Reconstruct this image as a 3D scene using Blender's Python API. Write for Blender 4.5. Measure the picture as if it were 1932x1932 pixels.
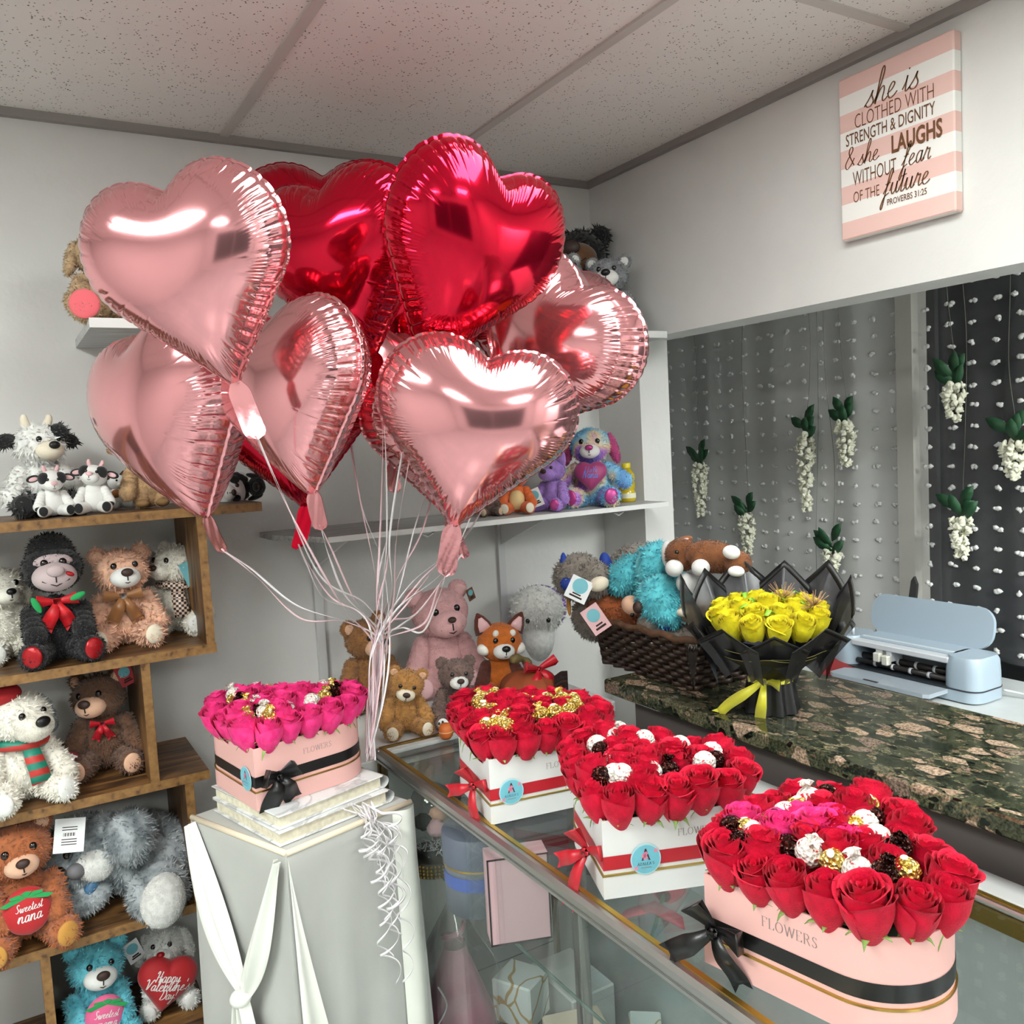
import bpy, math, random
import numpy as np
from mathutils import Vector, Matrix
random.seed(7); rng = np.random.default_rng(7)
for o in list(bpy.data.objects): bpy.data.objects.remove(o)
S = bpy.context.scene; COL = S.collection; PI = math.pi
# ---------------------------------------------------------------- camera
CAMZ = 1.62; F = 1647.93
RC = np.array([[0.8577697713203849, -0.5112443908755249, -0.05348076483454531], [-0.08669044474168738, -0.041324413029875016, -0.9953778476931384], [0.5066712802196931, 0.8584413000817527, -0.07976683592693127]])
cd = bpy.data.cameras.new('camera'); cam = bpy.data.objects.new('camera', cd); COL.objects.link(cam)
cd.sensor_width = 36; cd.lens = F/1932*36; cd.clip_start = .02
mw = Matrix.Identity(4)
for i in range(3):
    mw[i][0] = RC[0][i]; mw[i][1] = -RC[1][i]; mw[i][2] = -RC[2][i]
mw.translation = (0, 0, CAMZ); cam.matrix_world = mw; S.camera = cam
# ---------------------------------------------------------------- world, exposure
w = bpy.data.worlds.new('world'); S.world = w; w.use_nodes = True
w.node_tree.nodes['Background'].inputs[0].default_value = (.9, .95, 1, 1); w.node_tree.nodes['Background'].inputs[1].default_value = 0.02
S.view_settings.view_transform = 'Standard'; S.view_settings.look = 'None'; S.view_settings.gamma = 1; S.view_settings.use_curve_mapping = False
S.view_settings.exposure = 0.2
LAMP_MAIN, FILL_LEFT, FILL_REST = 13.5, 30.0, 24.0       # brightness of the main ceiling panel and of the added fill panels
# ---------------------------------------------------------------- geometry of the view (metres; world origin on the floor under the camera)
def ray(x, y):
    d = RC.T @ np.array([x-966, y-966, F]); return d/np.linalg.norm(d)
def atz(x, y, z): d = ray(x, y); return Vector(d*((z-CAMZ)/d[2])) + Vector((0, 0, CAMZ))
def aty(x, y, Y): d = ray(x, y); return Vector(d*(Y/d[1])) + Vector((0, 0, CAMZ))
def atx(x, y, X): d = ray(x, y); return Vector(d*(X/d[0])) + Vector((0, 0, CAMZ))
def atd(x, y, D): return Vector(ray(x, y)*D) + Vector((0, 0, CAMZ))
V = Vector
# ---------------------------------------------------------------- materials
def lin(c):
    if isinstance(c, str):
        c = [int(c[i:i+2], 16)/255 for i in (0, 2, 4)]
        c = [v/12.92 if v <= .04045 else ((v+.055)/1.055)**2.4 for v in c]
    return (c[0], c[1], c[2], 1)
MATS = {}
def mat(name, col, rough=.6, metal=0, var=0, vscale=20, bump=0, bscale=200, sheen=0, spec=.5, coat=0, trans=0, aniso=0, emit=0, bdist=.002):
    if name in MATS: return MATS[name]
    m = bpy.data.materials.new(name); m.use_nodes = True; MATS[name] = m
    nt = m.node_tree; b = nt.nodes['Principled BSDF']; col = lin(col)
    b.inputs['Base Color'].default_value = col; b.inputs['Roughness'].default_value = rough; b.inputs['Metallic'].default_value = metal
    b.inputs['Specular IOR Level'].default_value = spec; b.inputs['Sheen Weight'].default_value = sheen; b.inputs['Coat Weight'].default_value = coat
    if sheen: b.inputs['Sheen Roughness'].default_value = .5
    if trans: b.inputs['Subsurface Weight'].default_value = trans; b.inputs['Subsurface Radius'].default_value = (.01, .006, .005)
    if emit:
        b.inputs['Emission Color'].default_value = col; b.inputs['Emission Strength'].default_value = emit
    if var or bump:
        tc = nt.nodes.new('ShaderNodeTexCoord'); n = nt.nodes.new('ShaderNodeTexNoise'); n.inputs['Scale'].default_value = vscale; n.inputs['Detail'].default_value = 5
        nt.links.new(tc.outputs['Object'], n.inputs['Vector'])
    if var:
        mx = nt.nodes.new('ShaderNodeMix'); mx.data_type = 'RGBA'; mx.inputs[6].default_value = tuple(max(0, v*(1-var)) for v in col[:3])+(1,); mx.inputs[7].default_value = tuple(min(1, v*(1+var)) for v in col[:3])+(1,)
        mr = nt.nodes.new('ShaderNodeMapRange'); mr.inputs[1].default_value = .3; mr.inputs[2].default_value = .7
        nt.links.new(n.outputs['Fac'], mr.inputs[0]); nt.links.new(mr.outputs[0], mx.inputs[0]); nt.links.new(mx.outputs[2], b.inputs['Base Color'])
    if bump:
        n2 = nt.nodes.new('ShaderNodeTexNoise'); n2.inputs['Scale'].default_value = bscale; n2.inputs['Detail'].default_value = 4
        nt.links.new(tc.outputs['Object'], n2.inputs['Vector'])
        bp = nt.nodes.new('ShaderNodeBump'); bp.inputs['Strength'].default_value = bump; bp.inputs['Distance'].default_value = bdist
        nt.links.new(n2.outputs['Fac'], bp.inputs['Height']); nt.links.new(bp.outputs[0], b.inputs['Normal'])
    return m
def nodes(name):
    m = bpy.data.materials.new(name); m.use_nodes = True; MATS[name] = m
    return m, m.node_tree, m.node_tree.nodes['Principled BSDF'], (lambda t: m.node_tree.nodes.new('ShaderNode'+t)), m.node_tree.links.new
def ramp(node, stops):
    r = node.color_ramp
    while len(r.elements) > 1: r.elements.remove(r.elements[-1])
    r.elements[0].position = stops[0][0]; r.elements[0].color = lin(stops[0][1])
    for p, c in stops[1:]:
        e = r.elements.new(p); e.color = lin(c)
def thin_glass(name, tint=(.93, .97, .96), refl=1.0, rough=0.0, haze=0.0):
    m, nt, b, N, L = nodes(name); nt.nodes.remove(b); out = nt.nodes['Material Output']
    tr = N('BsdfTransparent'); tr.inputs[0].default_value = (*tint, 1); gl = N('BsdfGlossy'); gl.inputs['Roughness'].default_value = rough
    fr = N('LayerWeight'); fr.inputs['Blend'].default_value = .5; pw_ = N('Math'); pw_.operation = 'POWER'; pw_.inputs[1].default_value = 5; L(fr.outputs['Facing'], pw_.inputs[0])
    mu = N('Math'); mu.operation = 'MULTIPLY_ADD'; mu.inputs[1].default_value = .9*refl; mu.inputs[2].default_value = .05*refl; mu.use_clamp = True; L(pw_.outputs[0], mu.inputs[0])
    mx = N('MixShader'); L(mu.outputs[0], mx.inputs[0]); L(tr.outputs[0], mx.inputs[1]); L(gl.outputs[0], mx.inputs[2]); last = mx
    if haze:
        df = N('BsdfDiffuse'); df.inputs[0].default_value = (.8, .8, .8, 1); m2 = N('MixShader'); m2.inputs[0].default_value = haze
        L(mx.outputs[0], m2.inputs[1]); L(df.outputs[0], m2.inputs[2]); last = m2
    L(last.outputs[0], out.inputs[0]); return m
# ---------------------------------------------------------------- meshes
class MB:
    def __init__(s): s.v = []; s.f = []; s.m = []; s.tris = []; s.uv = None
    def add(s, vs, fs, mi=0):
        o = len(s.v); s.v += [tuple(p) for p in vs]; s.f += [tuple(i+o for i in f) for f in fs]; s.m += [mi]*len(fs); return s
    def box(s, lo, hi, mi=0, M=None, bev=0):
        (a, b, c), (d, e, f) = lo, hi
        if bev:
            bv = min(bev, abs(d-a)*.49, abs(e-b)*.49, abs(f-c)*.49); vs = []; idx = {}
            for x in (0, 1):
                for y in (0, 1):
                    for z in (0, 1):
                        P = [(a, d)[x], (b, e)[y], (c, f)[z]]; sg = [1 if q == 0 else -1 for q in (x, y, z)]
                        for ax in range(3):
                            p = [P[k]+(sg[k]*bv if k != ax else 0) for k in range(3)]; idx[(x, y, z, ax)] = len(vs); vs.append(p)
            fs = []
            for ax in range(3):
                u, w_ = (ax+1) % 3, (ax+2) % 3
                for q in (0, 1):
                    k = []
                    for (i, j) in ((0, 0), (1, 0), (1, 1), (0, 1)):
                        t = [0, 0, 0]; t[ax] = q; t[u] = i; t[w_] = j; k.append(idx[(*t, ax)])
                    fs.append(k if q else k[::-1])
            for ax in range(3):
                u, w_ = (ax+1) % 3, (ax+2) % 3
                for i in (0, 1):
                    for j in (0, 1):
                        t0 = [0, 0, 0]; t0[u] = i; t0[w_] = j; t1 = list(t0); t1[ax] = 1
                        k = [idx[(*t0, u)], idx[(*t1, u)], idx[(*t1, w_)], idx[(*t0, w_)]]
                        fs.append(k if i == j else k[::-1])
            for x in (0, 1):
                for y in (0, 1):
                    for z in (0, 1):
                        k = [idx[(x, y, z, q)] for q in range(3)]; fs.append(k if (x+y+z) % 2 else k[::-1])
        else:
            vs = [(a, b, c), (d, b, c), (d, e, c), (a, e, c), (a, b, f), (d, b, f), (d, e, f), (a, e, f)]
            fs = [(3, 2, 1, 0), (4, 5, 6, 7), (0, 1, 5, 4), (1, 2, 6, 5), (2, 3, 7, 6), (3, 0, 4, 7)]
        if M is not None: vs = [M @ V(p) for p in vs]
        return s.add(vs, fs, mi)
    def ell(s, c, r, M=None, mi=0, nu=20, nv=14, jit=0):
        vs = []; fs = []
        for j in range(nv+1):
            ph = PI*j/nv
            for i in range(nu):
                th = 2*PI*i/nu; k = 1+(random.uniform(-jit, jit) if jit else 0)
                p = V((r[0]*math.sin(ph)*math.cos(th)*k, r[1]*math.sin(ph)*math.sin(th)*k, r[2]*math.cos(ph)*k))
                if M is not None: p = M @ p
                vs.append(p+V(c))
        for j in range(nv):
            for i in range(nu):
                a = j*nu+i; b = j*nu+(i+1) % nu; fs.append((a, a+nu, b+nu, b))
        return s.add(vs, fs, mi)
    def tube(s, P, r, n=8, mi=0, cap=True, closed=False):
        P = [V(p) for p in P]; m = len(P); R = r if isinstance(r, (list, tuple)) else [r]*m; vs = []; fs = []; up = None
        for i in range(m):
            t = (P[(i+1) % m]-P[i-1] if closed else P[min(i+1, m-1)]-P[max(i-1, 0)]).normalized()
            if up is None: up = V((0, 0, 1)) if abs(t.z) < .9 else V((1, 0, 0))
            a = t.cross(up).normalized(); b = a.cross(t).normalized(); up = b
            for k in range(n):
                q = 2*PI*k/n; vs.append(P[i]+(a*math.cos(q)+b*math.sin(q))*R[i])
        for i in range(m if closed else m-1):
            for k in range(n):
                i2 = (i+1) % m; fs.append((i*n+k, i2*n+k, i2*n+(k+1) % n, i*n+(k+1) % n))
        if cap and not closed: fs.append(tuple(range(n))); fs.append(tuple(range((m-1)*n, m*n))[::-1])
        return s.add(vs, fs, mi)
    def lathe(s, prof, c=(0, 0, 0), n=32, mi=0, M=None, capb=False, capt=False):
        vs = []; fs = []
        for r, z in prof:
            for k in range(n):
                q = 2*PI*k/n; p = V((r*math.cos(q), r*math.sin(q), z))
                if M is not None: p = M @ p
                vs.append(p+V(c))
        for i in range(len(prof)-1):
            for k in range(n): fs.append((i*n+k, i*n+(k+1) % n, (i+1)*n+(k+1) % n, (i+1)*n+k))
        if capb: fs.append(tuple(range(n))[::-1])
        if capt: fs.append(tuple(range((len(prof)-1)*n, len(prof)*n)))
        return s.add(vs, fs, mi)
    def prism(s, poly, z0, z1, mi=0, M=None, top=True, bot=True):
        n = len(poly); vs = [V((x, y, z0)) for x, y in poly]+[V((x, y, z1)) for x, y in poly]
        if M is not None: vs = [M @ p for p in vs]
        fs = [(i, (i+1) % n, n+(i+1) % n, n+i) for i in range(n)]
        if bot: fs.append(tuple(range(n))[::-1])
        if top: fs.append(tuple(range(n, 2*n)))
        return s.add(vs, fs, mi)
    def strip(s, A, B, mi=0, th=0):
        # a band between two point rows; th gives it thickness
        n = len(A); A = [V(p) for p in A]; B = [V(p) for p in B]
        if not th: return s.add(A+B, [(i, i+1, n+i+1, n+i) for i in range(n-1)], mi)
        nr = []
        for i in range(n):
            t = A[min(i+1, n-1)]-A[max(i-1, 0)]; q = t.cross(B[i]-A[i]); nr.append(q.normalized()*th*.5 if q.length > 1e-12 else V((0, 0, th*.5)))
        vs = [A[i]+nr[i] for i in range(n)]+[B[i]+nr[i] for i in range(n)]+[A[i]-nr[i] for i in range(n)]+[B[i]-nr[i] for i in range(n)]
        fs = []
        for i in range(n-1):
            fs += [(i, i+1, n+i+1, n+i), (2*n+i, 3*n+i, 3*n+i+1, 2*n+i+1), (i, 2*n+i, 2*n+i+1, i+1), (n+i, n+i+1, 3*n+i+1, 3*n+i)]
        fs += [(0, n, 3*n, 2*n), (n-1, 3*n-1, 4*n-1, 2*n-1)]
        return s.add(vs, fs, mi)
    def grid(s, fn, nu, nv, mi=0, wrap=False):
        vs = [fn(i/(nu if wrap else nu-1), j/(nv-1)) for j in range(nv) for i in range(nu)]; fs = []
        for j in range(nv-1):
            for i in range(nu if wrap else nu-1):
                a = j*nu+i; b = j*nu+(i+1) % nu; fs.append((a, b, b+nu, a+nu))
        return s.add(vs, fs, mi)
    def xf(s, M): s.v = [tuple(M @ V(p)) for p in s.v]; return s
    def build(s, name, mats, parent=None, smooth=True, angle=None, loc=None):
        me = bpy.data.meshes.new(name); v = s.v
        if loc is not None: v = [(p[0]-loc[0], p[1]-loc[1], p[2]-loc[2]) for p in v]
        me.from_pydata([tuple(p) for p in v], [], s.f)
        for m in (mats if isinstance(mats, (list, tuple)) else [mats]): me.materials.append(m)
        if len(me.materials) > 1: me.polygons.foreach_set('material_index', s.m)
        if smooth:
            if angle: me.shade_smooth() if False else me.polygons.foreach_set('use_smooth', [True]*len(me.polygons)); 
            else: me.polygons.foreach_set('use_smooth', [True]*len(me.polygons))
            if angle: me.set_sharp_from_angle(angle=math.radians(angle))
        me.validate(); me.update()
        o = bpy.data.objects.new(name, me); COL.objects.link(o)
        if loc is not None: o.location = loc
        if parent: o.parent = parent
        return o
def tag(o, label=None, cat=None, group=None, kind=None):
    if label: o['label'] = label
    if cat: o['category'] = cat
    if group: o['group'] = group
    if kind: o['kind'] = kind
    return o
def thing(name, label, cat, loc=(0, 0, 0), rz=0, group=None):
    o = bpy.data.objects.new(name, None); COL.objects.link(o); o.location = loc; o.rotation_euler.z = rz; o.empty_display_size = .05
    return tag(o, label, cat, group)
def struct(o): o['kind'] = 'structure'; return o
def R3(ax, a): return Matrix.Rotation(a, 4, ax)
def T3(v): return Matrix.Translation(V(v))
def frame(n, up=(0, 0, 1), o=(0, 0, 0)):
    """matrix whose z axis is n, y axis closest to up"""
    z = V(n).normalized(); x = V(up).cross(z).normalized(); y = z.cross(x)
    m = Matrix.Identity(4)
    for i in range(3): m[i][0] = x[i]; m[i][1] = y[i]; m[i][2] = z[i]; m[i][3] = o[i]
    return m
def spline(P, n=40, closed=False):
    P = [V(p) for p in P]; m = len(P); out = []
    for k in range(n):
        t = k/(n if closed else n-1)*(m if closed else m-1); i = min(int(t), m-1 if closed else m-2); u = t-i
        g = (lambda q: P[q % m]) if closed else (lambda q: P[max(0, min(m-1, q))])
        a, b, c, d = g(i-1), g(i), g(i+1), g(i+2)
        out.append(.5*((2*b)+(c-a)*u+(2*a-5*b+4*c-d)*u*u+(3*b-a-3*c+d)*u**3))
    return out
def text(s, size=1, sx=1, ext=0.0, bold=0, align='CENTER', shear=0, space=1):
    cu = bpy.data.curves.new('t', 'FONT'); cu.body = s; cu.size = size; cu.align_x = align; cu.offset = bold; cu.shear = shear; cu.extrude = ext; cu.resolution_u = 3; cu.space_character = space
    o = bpy.data.objects.new('t', cu); COL.objects.link(o); dg = bpy.context.evaluated_depsgraph_get(); dg.update()
    me = o.evaluated_get(dg).to_mesh(); mb = MB(); mb.add([V((p.co.x*sx, p.co.y, p.co.z)) for p in me.vertices], [tuple(p.vertices) for p in me.polygons])
    bpy.data.objects.remove(o); return mb
# handwriting: every letter a few strokes in a box of x-height 1
SC = {'s': (.75, [[(-.1, .1), (.25, .55), (.45, 1), (.42, .7), (.6, .3), (.45, 0), (.15, .02), (0, .2)]]),
 'h': (.95, [[(-.1, .1), (.25, 1), (.45, 2), (.32, 2.3), (.2, 1.9), (.12, .9), (.05, 0)], [(.05, .1), (.3, .8), (.55, 1), (.65, .7), (.6, .2), (.75, 0), (1, .2)]]),
 'e': (.75, [[(0, .35), (.35, .55), (.5, .85), (.32, 1), (.12, .7), (.1, .25), (.3, 0), (.55, .08), (.8, .3)]]),
 'i': (.5, [[(-.05, .2), (.15, .6), (.22, 1), (.18, .4), (.25, .02), (.55, .25)], [(.25, 1.35), (.29, 1.42), (.25, 1.4)]]),
 'f': (.6, [[(-.1, .2), (.3, 1), (.55, 1.9), (.45, 2.2), (.3, 1.8), (.15, .5), (0, -.8), (-.1, -1.1), (-.18, -.8), (.05, -.1), (.5, .2)], [(0, .95), (.5, 1.05)]]),
 'a': (.85, [[(.55, .9), (.3, 1), (.08, .65), (.1, .15), (.3, 0), (.5, .35), (.6, 1), (.55, .4), (.65, .02), (.9, .25)]]),
 'r': (.7, [[(-.1, .15), (.1, .7), (.2, 1.1), (.3, .9), (.5, .95), (.42, .4), (.5, .02), (.75, .2)]]),
 'u': (.9, [[(-.05, .3), (.12, 1), (.1, .4), (.25, 0), (.5, .3), (.6, 1), (.58, .3), (.68, .02), (.95, .25)]]),
 't': (.55, [[(-.05, .2), (.2, .9), (.32, 1.8), (.22, .8), (.2, .1), (.35, 0), (.6, .25)], [(-.05, 1.25), (.55, 1.35)]]),
 'H': (1.2, [[(0, 1.5), (.2, 1.9), (.35, 1.8), (.25, .9), (.1, 0)], [(.9, 1.9), (.75, .9), (.7, 0)], [(.1, .85), (.5, .95), (1, 1.05)]]),
 'p': (.85, [[(-.05, .2), (.15, 1), (.08, 0), (-.05, -1)], [(.12, .6), (.35, 1), (.6, .8), (.5, .2), (.2, .05), (.5, .05), (.85, .3)]]),
 'y': (.85, [[(0, .9), (.1, .3), (.3, .15), (.55, .95), (.5, .2), (.35, -.8), (.1, -1), (.1, -.7), (.5, -.05), (.85, .3)]]),
 'V': (1.1, [[(0, 1.6), (.2, 1.9), (.35, 1.6), (.45, 0), (.7, 1), (1.05, 1.9), (1.25, 1.7)]]),
 'l': (.5, [[(-.05, .2), (.25, 1.1), (.35, 2), (.2, 2.1), (.12, 1.2), (.15, .1), (.35, .02), (.55, .25)]]),
 'n': (.95, [[(-.05, .2), (.12, 1), (.08, 0)], [(.1, .4), (.35, .95), (.55, .9), (.55, .2), (.7, 0), (.95, .25)]]),
 'D': (1.1, [[(.3, 1.9), (.2, .9), (.1, 0), (.5, 0), (.9, .5), (.85, 1.4), (.4, 1.9), (0, 1.6)]]),
 'S': (.95, [[(.75, 1.7), (.5, 1.95), (.25, 1.6), (.4, 1.1), (.65, .6), (.4, .02), (.05, .2)]]),
 'w': (1.1, [[(-.05, .4), (.1, 1), (.1, .2), (.3, 0), (.5, .9), (.5, .2), (.7, 0), (.9, .9), (1.15, .9)]]),
 'm': (1.35, [[(-.05, .2), (.12, 1), (.08, 0)], [(.1, .4), (.3, .95), (.48, .9), (.46, 0)], [(.48, .4), (.72, .95), (.9, .9), (.9, .2), (1.05, 0), (1.35, .25)]]),
 'N': (1.2, [[(0, 0), (.15, 1), (.3, 1.9), (.5, 1), (.7, 0), (.85, 1), (1.05, 1.9)]]),
 'L': (.9, [[(.5, 1.7), (.3, 1.95), (.2, 1), (.1, .05), (.4, .1), (.9, .15)]]), 'o': (.8, [[(.5, .95), (.2, .9), (.08, .4), (.25, 0), (.55, .25), (.55, .8), (.4, .95), (.85, .85)]]),
 'I': (.6, [[(.5, 1.8), (.3, 1.95), (.25, 1), (.15, .05), (-.1, .2)]]), 'v': (.85, [[(-.05, .7), (.12, 1), (.25, .05), (.5, .6), (.6, 1), (.85, .85)]]), "'": (.25, [[(.1, 2), (.05, 1.5)]]), '!': (.4, [[(.25, 1.9), (.15, .6)], [(.1, .12), (.13, .02), (.1, .05)]]), ' ': (.5, []),
 '&': (1.3, [[(1.1, .2), (.8, .6), (.3, 1.4), (.3, 1.9), (.55, 2), (.65, 1.6), (.2, .9), (.05, .4), (.3, 0), (.7, .3), (1, .9)]])}
def script(s, size, wd=.1, slant=.25, mb=None, off=(0, 0)):
    mb = mb or MB(); x = 0
    for ch in s:
        adv, st = SC[ch]
        for k in st:
            P = spline([V((x+px+slant*py, py, 0)) for px, py in k], len(k)*5)
            A, B = [], []
            for i, p in enumerate(P):
                t = (P[min(i+1, len(P)-1)]-P[max(i-1, 0)]).normalized(); nn = V((-t.y, t.x, 0)); ww = wd*(.55+.55*abs(t.y))
                A.append((p+nn*ww*.5)*size+V((*off, 0))); B.append((p-nn*ww*.5)*size+V((*off, 0)))
            mb.strip(A, B)
        x += adv
    return mb, x*size
# ================================================================ SETTING
paint = mat('white_wall_paint', 'D2D1CE', .75, bump=.25, bscale=45, bdist=.004, var=.03, vscale=6)
recess_paint = mat('recess_wall_paint', 'DADAD8', .8, bump=.2, bscale=40)
knee_paint = mat('grey_counter_wall', '5C5552', .7, bump=.1, bscale=60)
trim_m = mat('ceiling_grid_metal', 'BDB6B1', .5)
# ceiling tiles: off white fissured mineral board
m, nt, b, N, L = nodes('mineral_ceiling_tile'); b.inputs['Roughness'].default_value = .95
tc = N('TexCoord'); vo = N('TexVoronoi'); vo.inputs['Scale'].default_value = 115; vo.inputs['Randomness'].default_value = 1
no = N('TexNoise'); no.inputs['Scale'].default_value = 60; no.inputs['Detail'].default_value = 3
nd = N('VectorMath'); nd.operation = 'MULTIPLY_ADD'; nd.inputs[1].default_value = (.006, .006, 0)
L(tc.outputs['Object'], no.inputs['Vector']); L(no.outputs['Color'], nd.inputs[0]); L(tc.outputs['Object'], nd.inputs[2]); L(nd.outputs[0], vo.inputs['Vector'])
r1 = N('ValToRGB'); ramp(r1, [(0, (.05, .045, .04)), (.16, (.10, .09, .08)), (.24, (.74, .70, .67))]); L(vo.outputs['Distance'], r1.inputs[0])
no2 = N('TexNoise'); no2.inputs['Scale'].default_value = 45; no2.inputs['Detail'].default_value = 2; L(tc.outputs['Object'], no2.inputs['Vector'])
r2 = N('ValToRGB'); ramp(r2, [(.44, (0, 0, 0)), (.52, (1, 1, 1))]); L(no2.outputs['Fac'], r2.inputs[0])
mx = N('Mix'); mx.data_type = 'RGBA'; mx.inputs[6].default_value = (.74, .70, .67, 1); L(r2.outputs[0], mx.inputs[0]); L(r1.outputs[0], mx.inputs[7])
sc_ = atz(1030, 190, 2.47)     # water stain with a brown tide line
vd = N('VectorMath'); vd.operation = 'DISTANCE'; vd.inputs[1].default_value = (sc_.x, sc_.y, 2.47)
n3 = N('TexNoise'); n3.inputs['Scale'].default_value = 4; n3.inputs['Detail'].default_value = 4; L(tc.outputs['Object'], n3.inputs['Vector'])
ad = N('Math'); ad.operation = 'MULTIPLY_ADD'; ad.inputs[1].default_value = .35; L(n3.outputs['Fac'], ad.inputs[0]); L(vd.outputs['Value'], ad.inputs[2])
r3 = N('ValToRGB'); ramp(r3, [(0, (.80, .76, .70)), (.365, (.82, .77, .70)), (.385, (.52, .40, .27)), (.395, (1, 1, 1))]); L(ad.outputs[0], r3.inputs[0])
mm = N('Mix'); mm.data_type = 'RGBA'; mm.blend_type = 'MULTIPLY'; mm.inputs[0].default_value = 1; L(mx.outputs[2], mm.inputs[6]); L(r3.outputs[0], mm.inputs[7]); L(mm.outputs[2], b.inputs['Base Color'])
bp = N('Bump'); bp.inputs['Strength'].default_value = .5; bp.inputs['Distance'].default_value = .002; L(mx.outputs[2], bp.inputs['Height']); L(bp.outputs[0], b.inputs['Normal'])
ceil_m = m
# floor: grey ceramic tile with dark joints
m, nt, b, N, L = nodes('floor_tile'); b.inputs['Roughness'].default_value = .25
tc = N('TexCoord'); br = N('TexBrick'); br.offset = 0; br.inputs['Scale'].default_value = 1; br.inputs['Brick Width'].default_value = .33; br.inputs['Row Height'].default_value = .33; br.inputs['Mortar Size'].default_value = .003
br.inputs['Color1'].default_value = lin('B9BDBB'); br.inputs['Color2'].default_value = lin('AEB3B2'); br.inputs['Mortar'].default_value = lin('606463'); L(tc.outputs['Object'], br.inputs['Vector']); L(br.outputs[0], b.inputs['Base Color'])
floor_m = m
# granite: dark green ground with rounded pinkish and olive pebbles
m, nt, b, N, L = nodes('pebble_granite'); b.inputs['Roughness'].default_value = .12
tc = N('TexCoord'); wn = N('TexNoise'); wn.inputs['Scale'].default_value = 14; wn.inputs['Detail'].default_value = 4
wv = N('VectorMath'); wv.operation = 'MULTIPLY_ADD'; wv.inputs[1].default_value = (.022, .022, .022); L(tc.outputs['Object'], wn.inputs['Vector']); L(wn.outputs['Color'], wv.inputs[0]); L(tc.outputs['Object'], wv.inputs[2])
mp = N('Mapping'); mp.inputs['Scale'].default_value = (1.25, .75, 1); mp.inputs['Rotation'].default_value = (0, 0, .5); L(wv.outputs[0], mp.inputs[0])
def peb(scale, thr, soft, stops):
    v = N('TexVoronoi'); v.inputs['Scale'].default_value = scale; L(mp.outputs[0], v.inputs['Vector'])
    e = N('TexVoronoi'); e.feature = 'DISTANCE_TO_EDGE'; e.inputs['Scale'].default_value = scale; L(mp.outputs[0], e.inputs['Vector'])
    sp = N('SeparateColor'); L(v.outputs['Color'], sp.inputs[0]); cr = N('ValToRGB'); ramp(cr, stops); cr.color_ramp.interpolation = 'CONSTANT'; L(sp.outputs[0], cr.inputs[0])
    # smaller random cut per cell
    cut = N('Math'); cut.operation = 'MULTIPLY_ADD'; cut.inputs[1].default_value = .22; cut.inputs[2].default_value = thr; L(sp.outputs[1], cut.inputs[0])
    s = N('Math'); s.operation = 'SUBTRACT'; L(e.outputs['Distance'], s.inputs[0]); L(cut.outputs[0], s.inputs[1])
    k = N('MapRange'); k.inputs[1].default_value = 0; k.inputs[2].default_value = soft; L(s.outputs[0], k.inputs[0]); return cr.outputs[0], k.outputs[0]
c1, f1 = peb(25, .03, .03, [(0, '9A8270'), (.16, '3E4131'), (.32, '76655A'), (.46, '262B22'), (.6, '5A5846'), (.76, 'A58E7C'), (.86, '30352A')])
c2, f2 = peb(75, .02, .05, [(0, '6C5C4A'), (.2, '161A16'), (.42, '45453A'), (.6, '0C0F0D'), (.8, '8A7664'), (.88, '22281F')])
gn = N('TexNoise'); gn.inputs['Scale'].default_value = 30; gn.inputs['Detail'].default_value = 8; gn.inputs['Roughness'].default_value = .75; L(tc.outputs['Object'], gn.inputs['Vector'])
gr = N('ValToRGB'); ramp(gr, [(.32, '121614'), (.46, '343A2E'), (.57, '585843'), (.68, '8A806A')]); L(gn.outputs['Fac'], gr.inputs[0])
a1 = N('Mix'); a1.data_type = 'RGBA'; L(f2, a1.inputs[0]); L(gr.outputs[0], a1.inputs[6]); L(c2, a1.inputs[7])
a2 = N('Mix'); a2.data_type = 'RGBA'; L(f1, a2.inputs[0]); L(a1.outputs[2], a2.inputs[6]); L(c1, a2.inputs[7])
g4 = N('TexNoise'); g4.inputs['Scale'].default_value = 230; g4.inputs['Detail'].default_value = 6; L(tc.outputs['Object'], g4.inputs['Vector'])
r4 = N('ValToRGB'); ramp(r4, [(.36, (.34, .35, .31)), (.5, (.8, .8, .76)), (.62, (1.25, 1.22, 1.18))]); L(g4.outputs['Fac'], r4.inputs[0])
a3 = N('Mix'); a3.data_type = 'RGBA'; a3.blend_type = 'MULTIPLY'; a3.inputs[0].default_value = 1; L(a2.outputs[2], a3.inputs[6]); L(r4.outputs[0], a3.inputs[7]); L(a3.outputs[2], b.inputs['Base Color'])
granite_m = m
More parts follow.
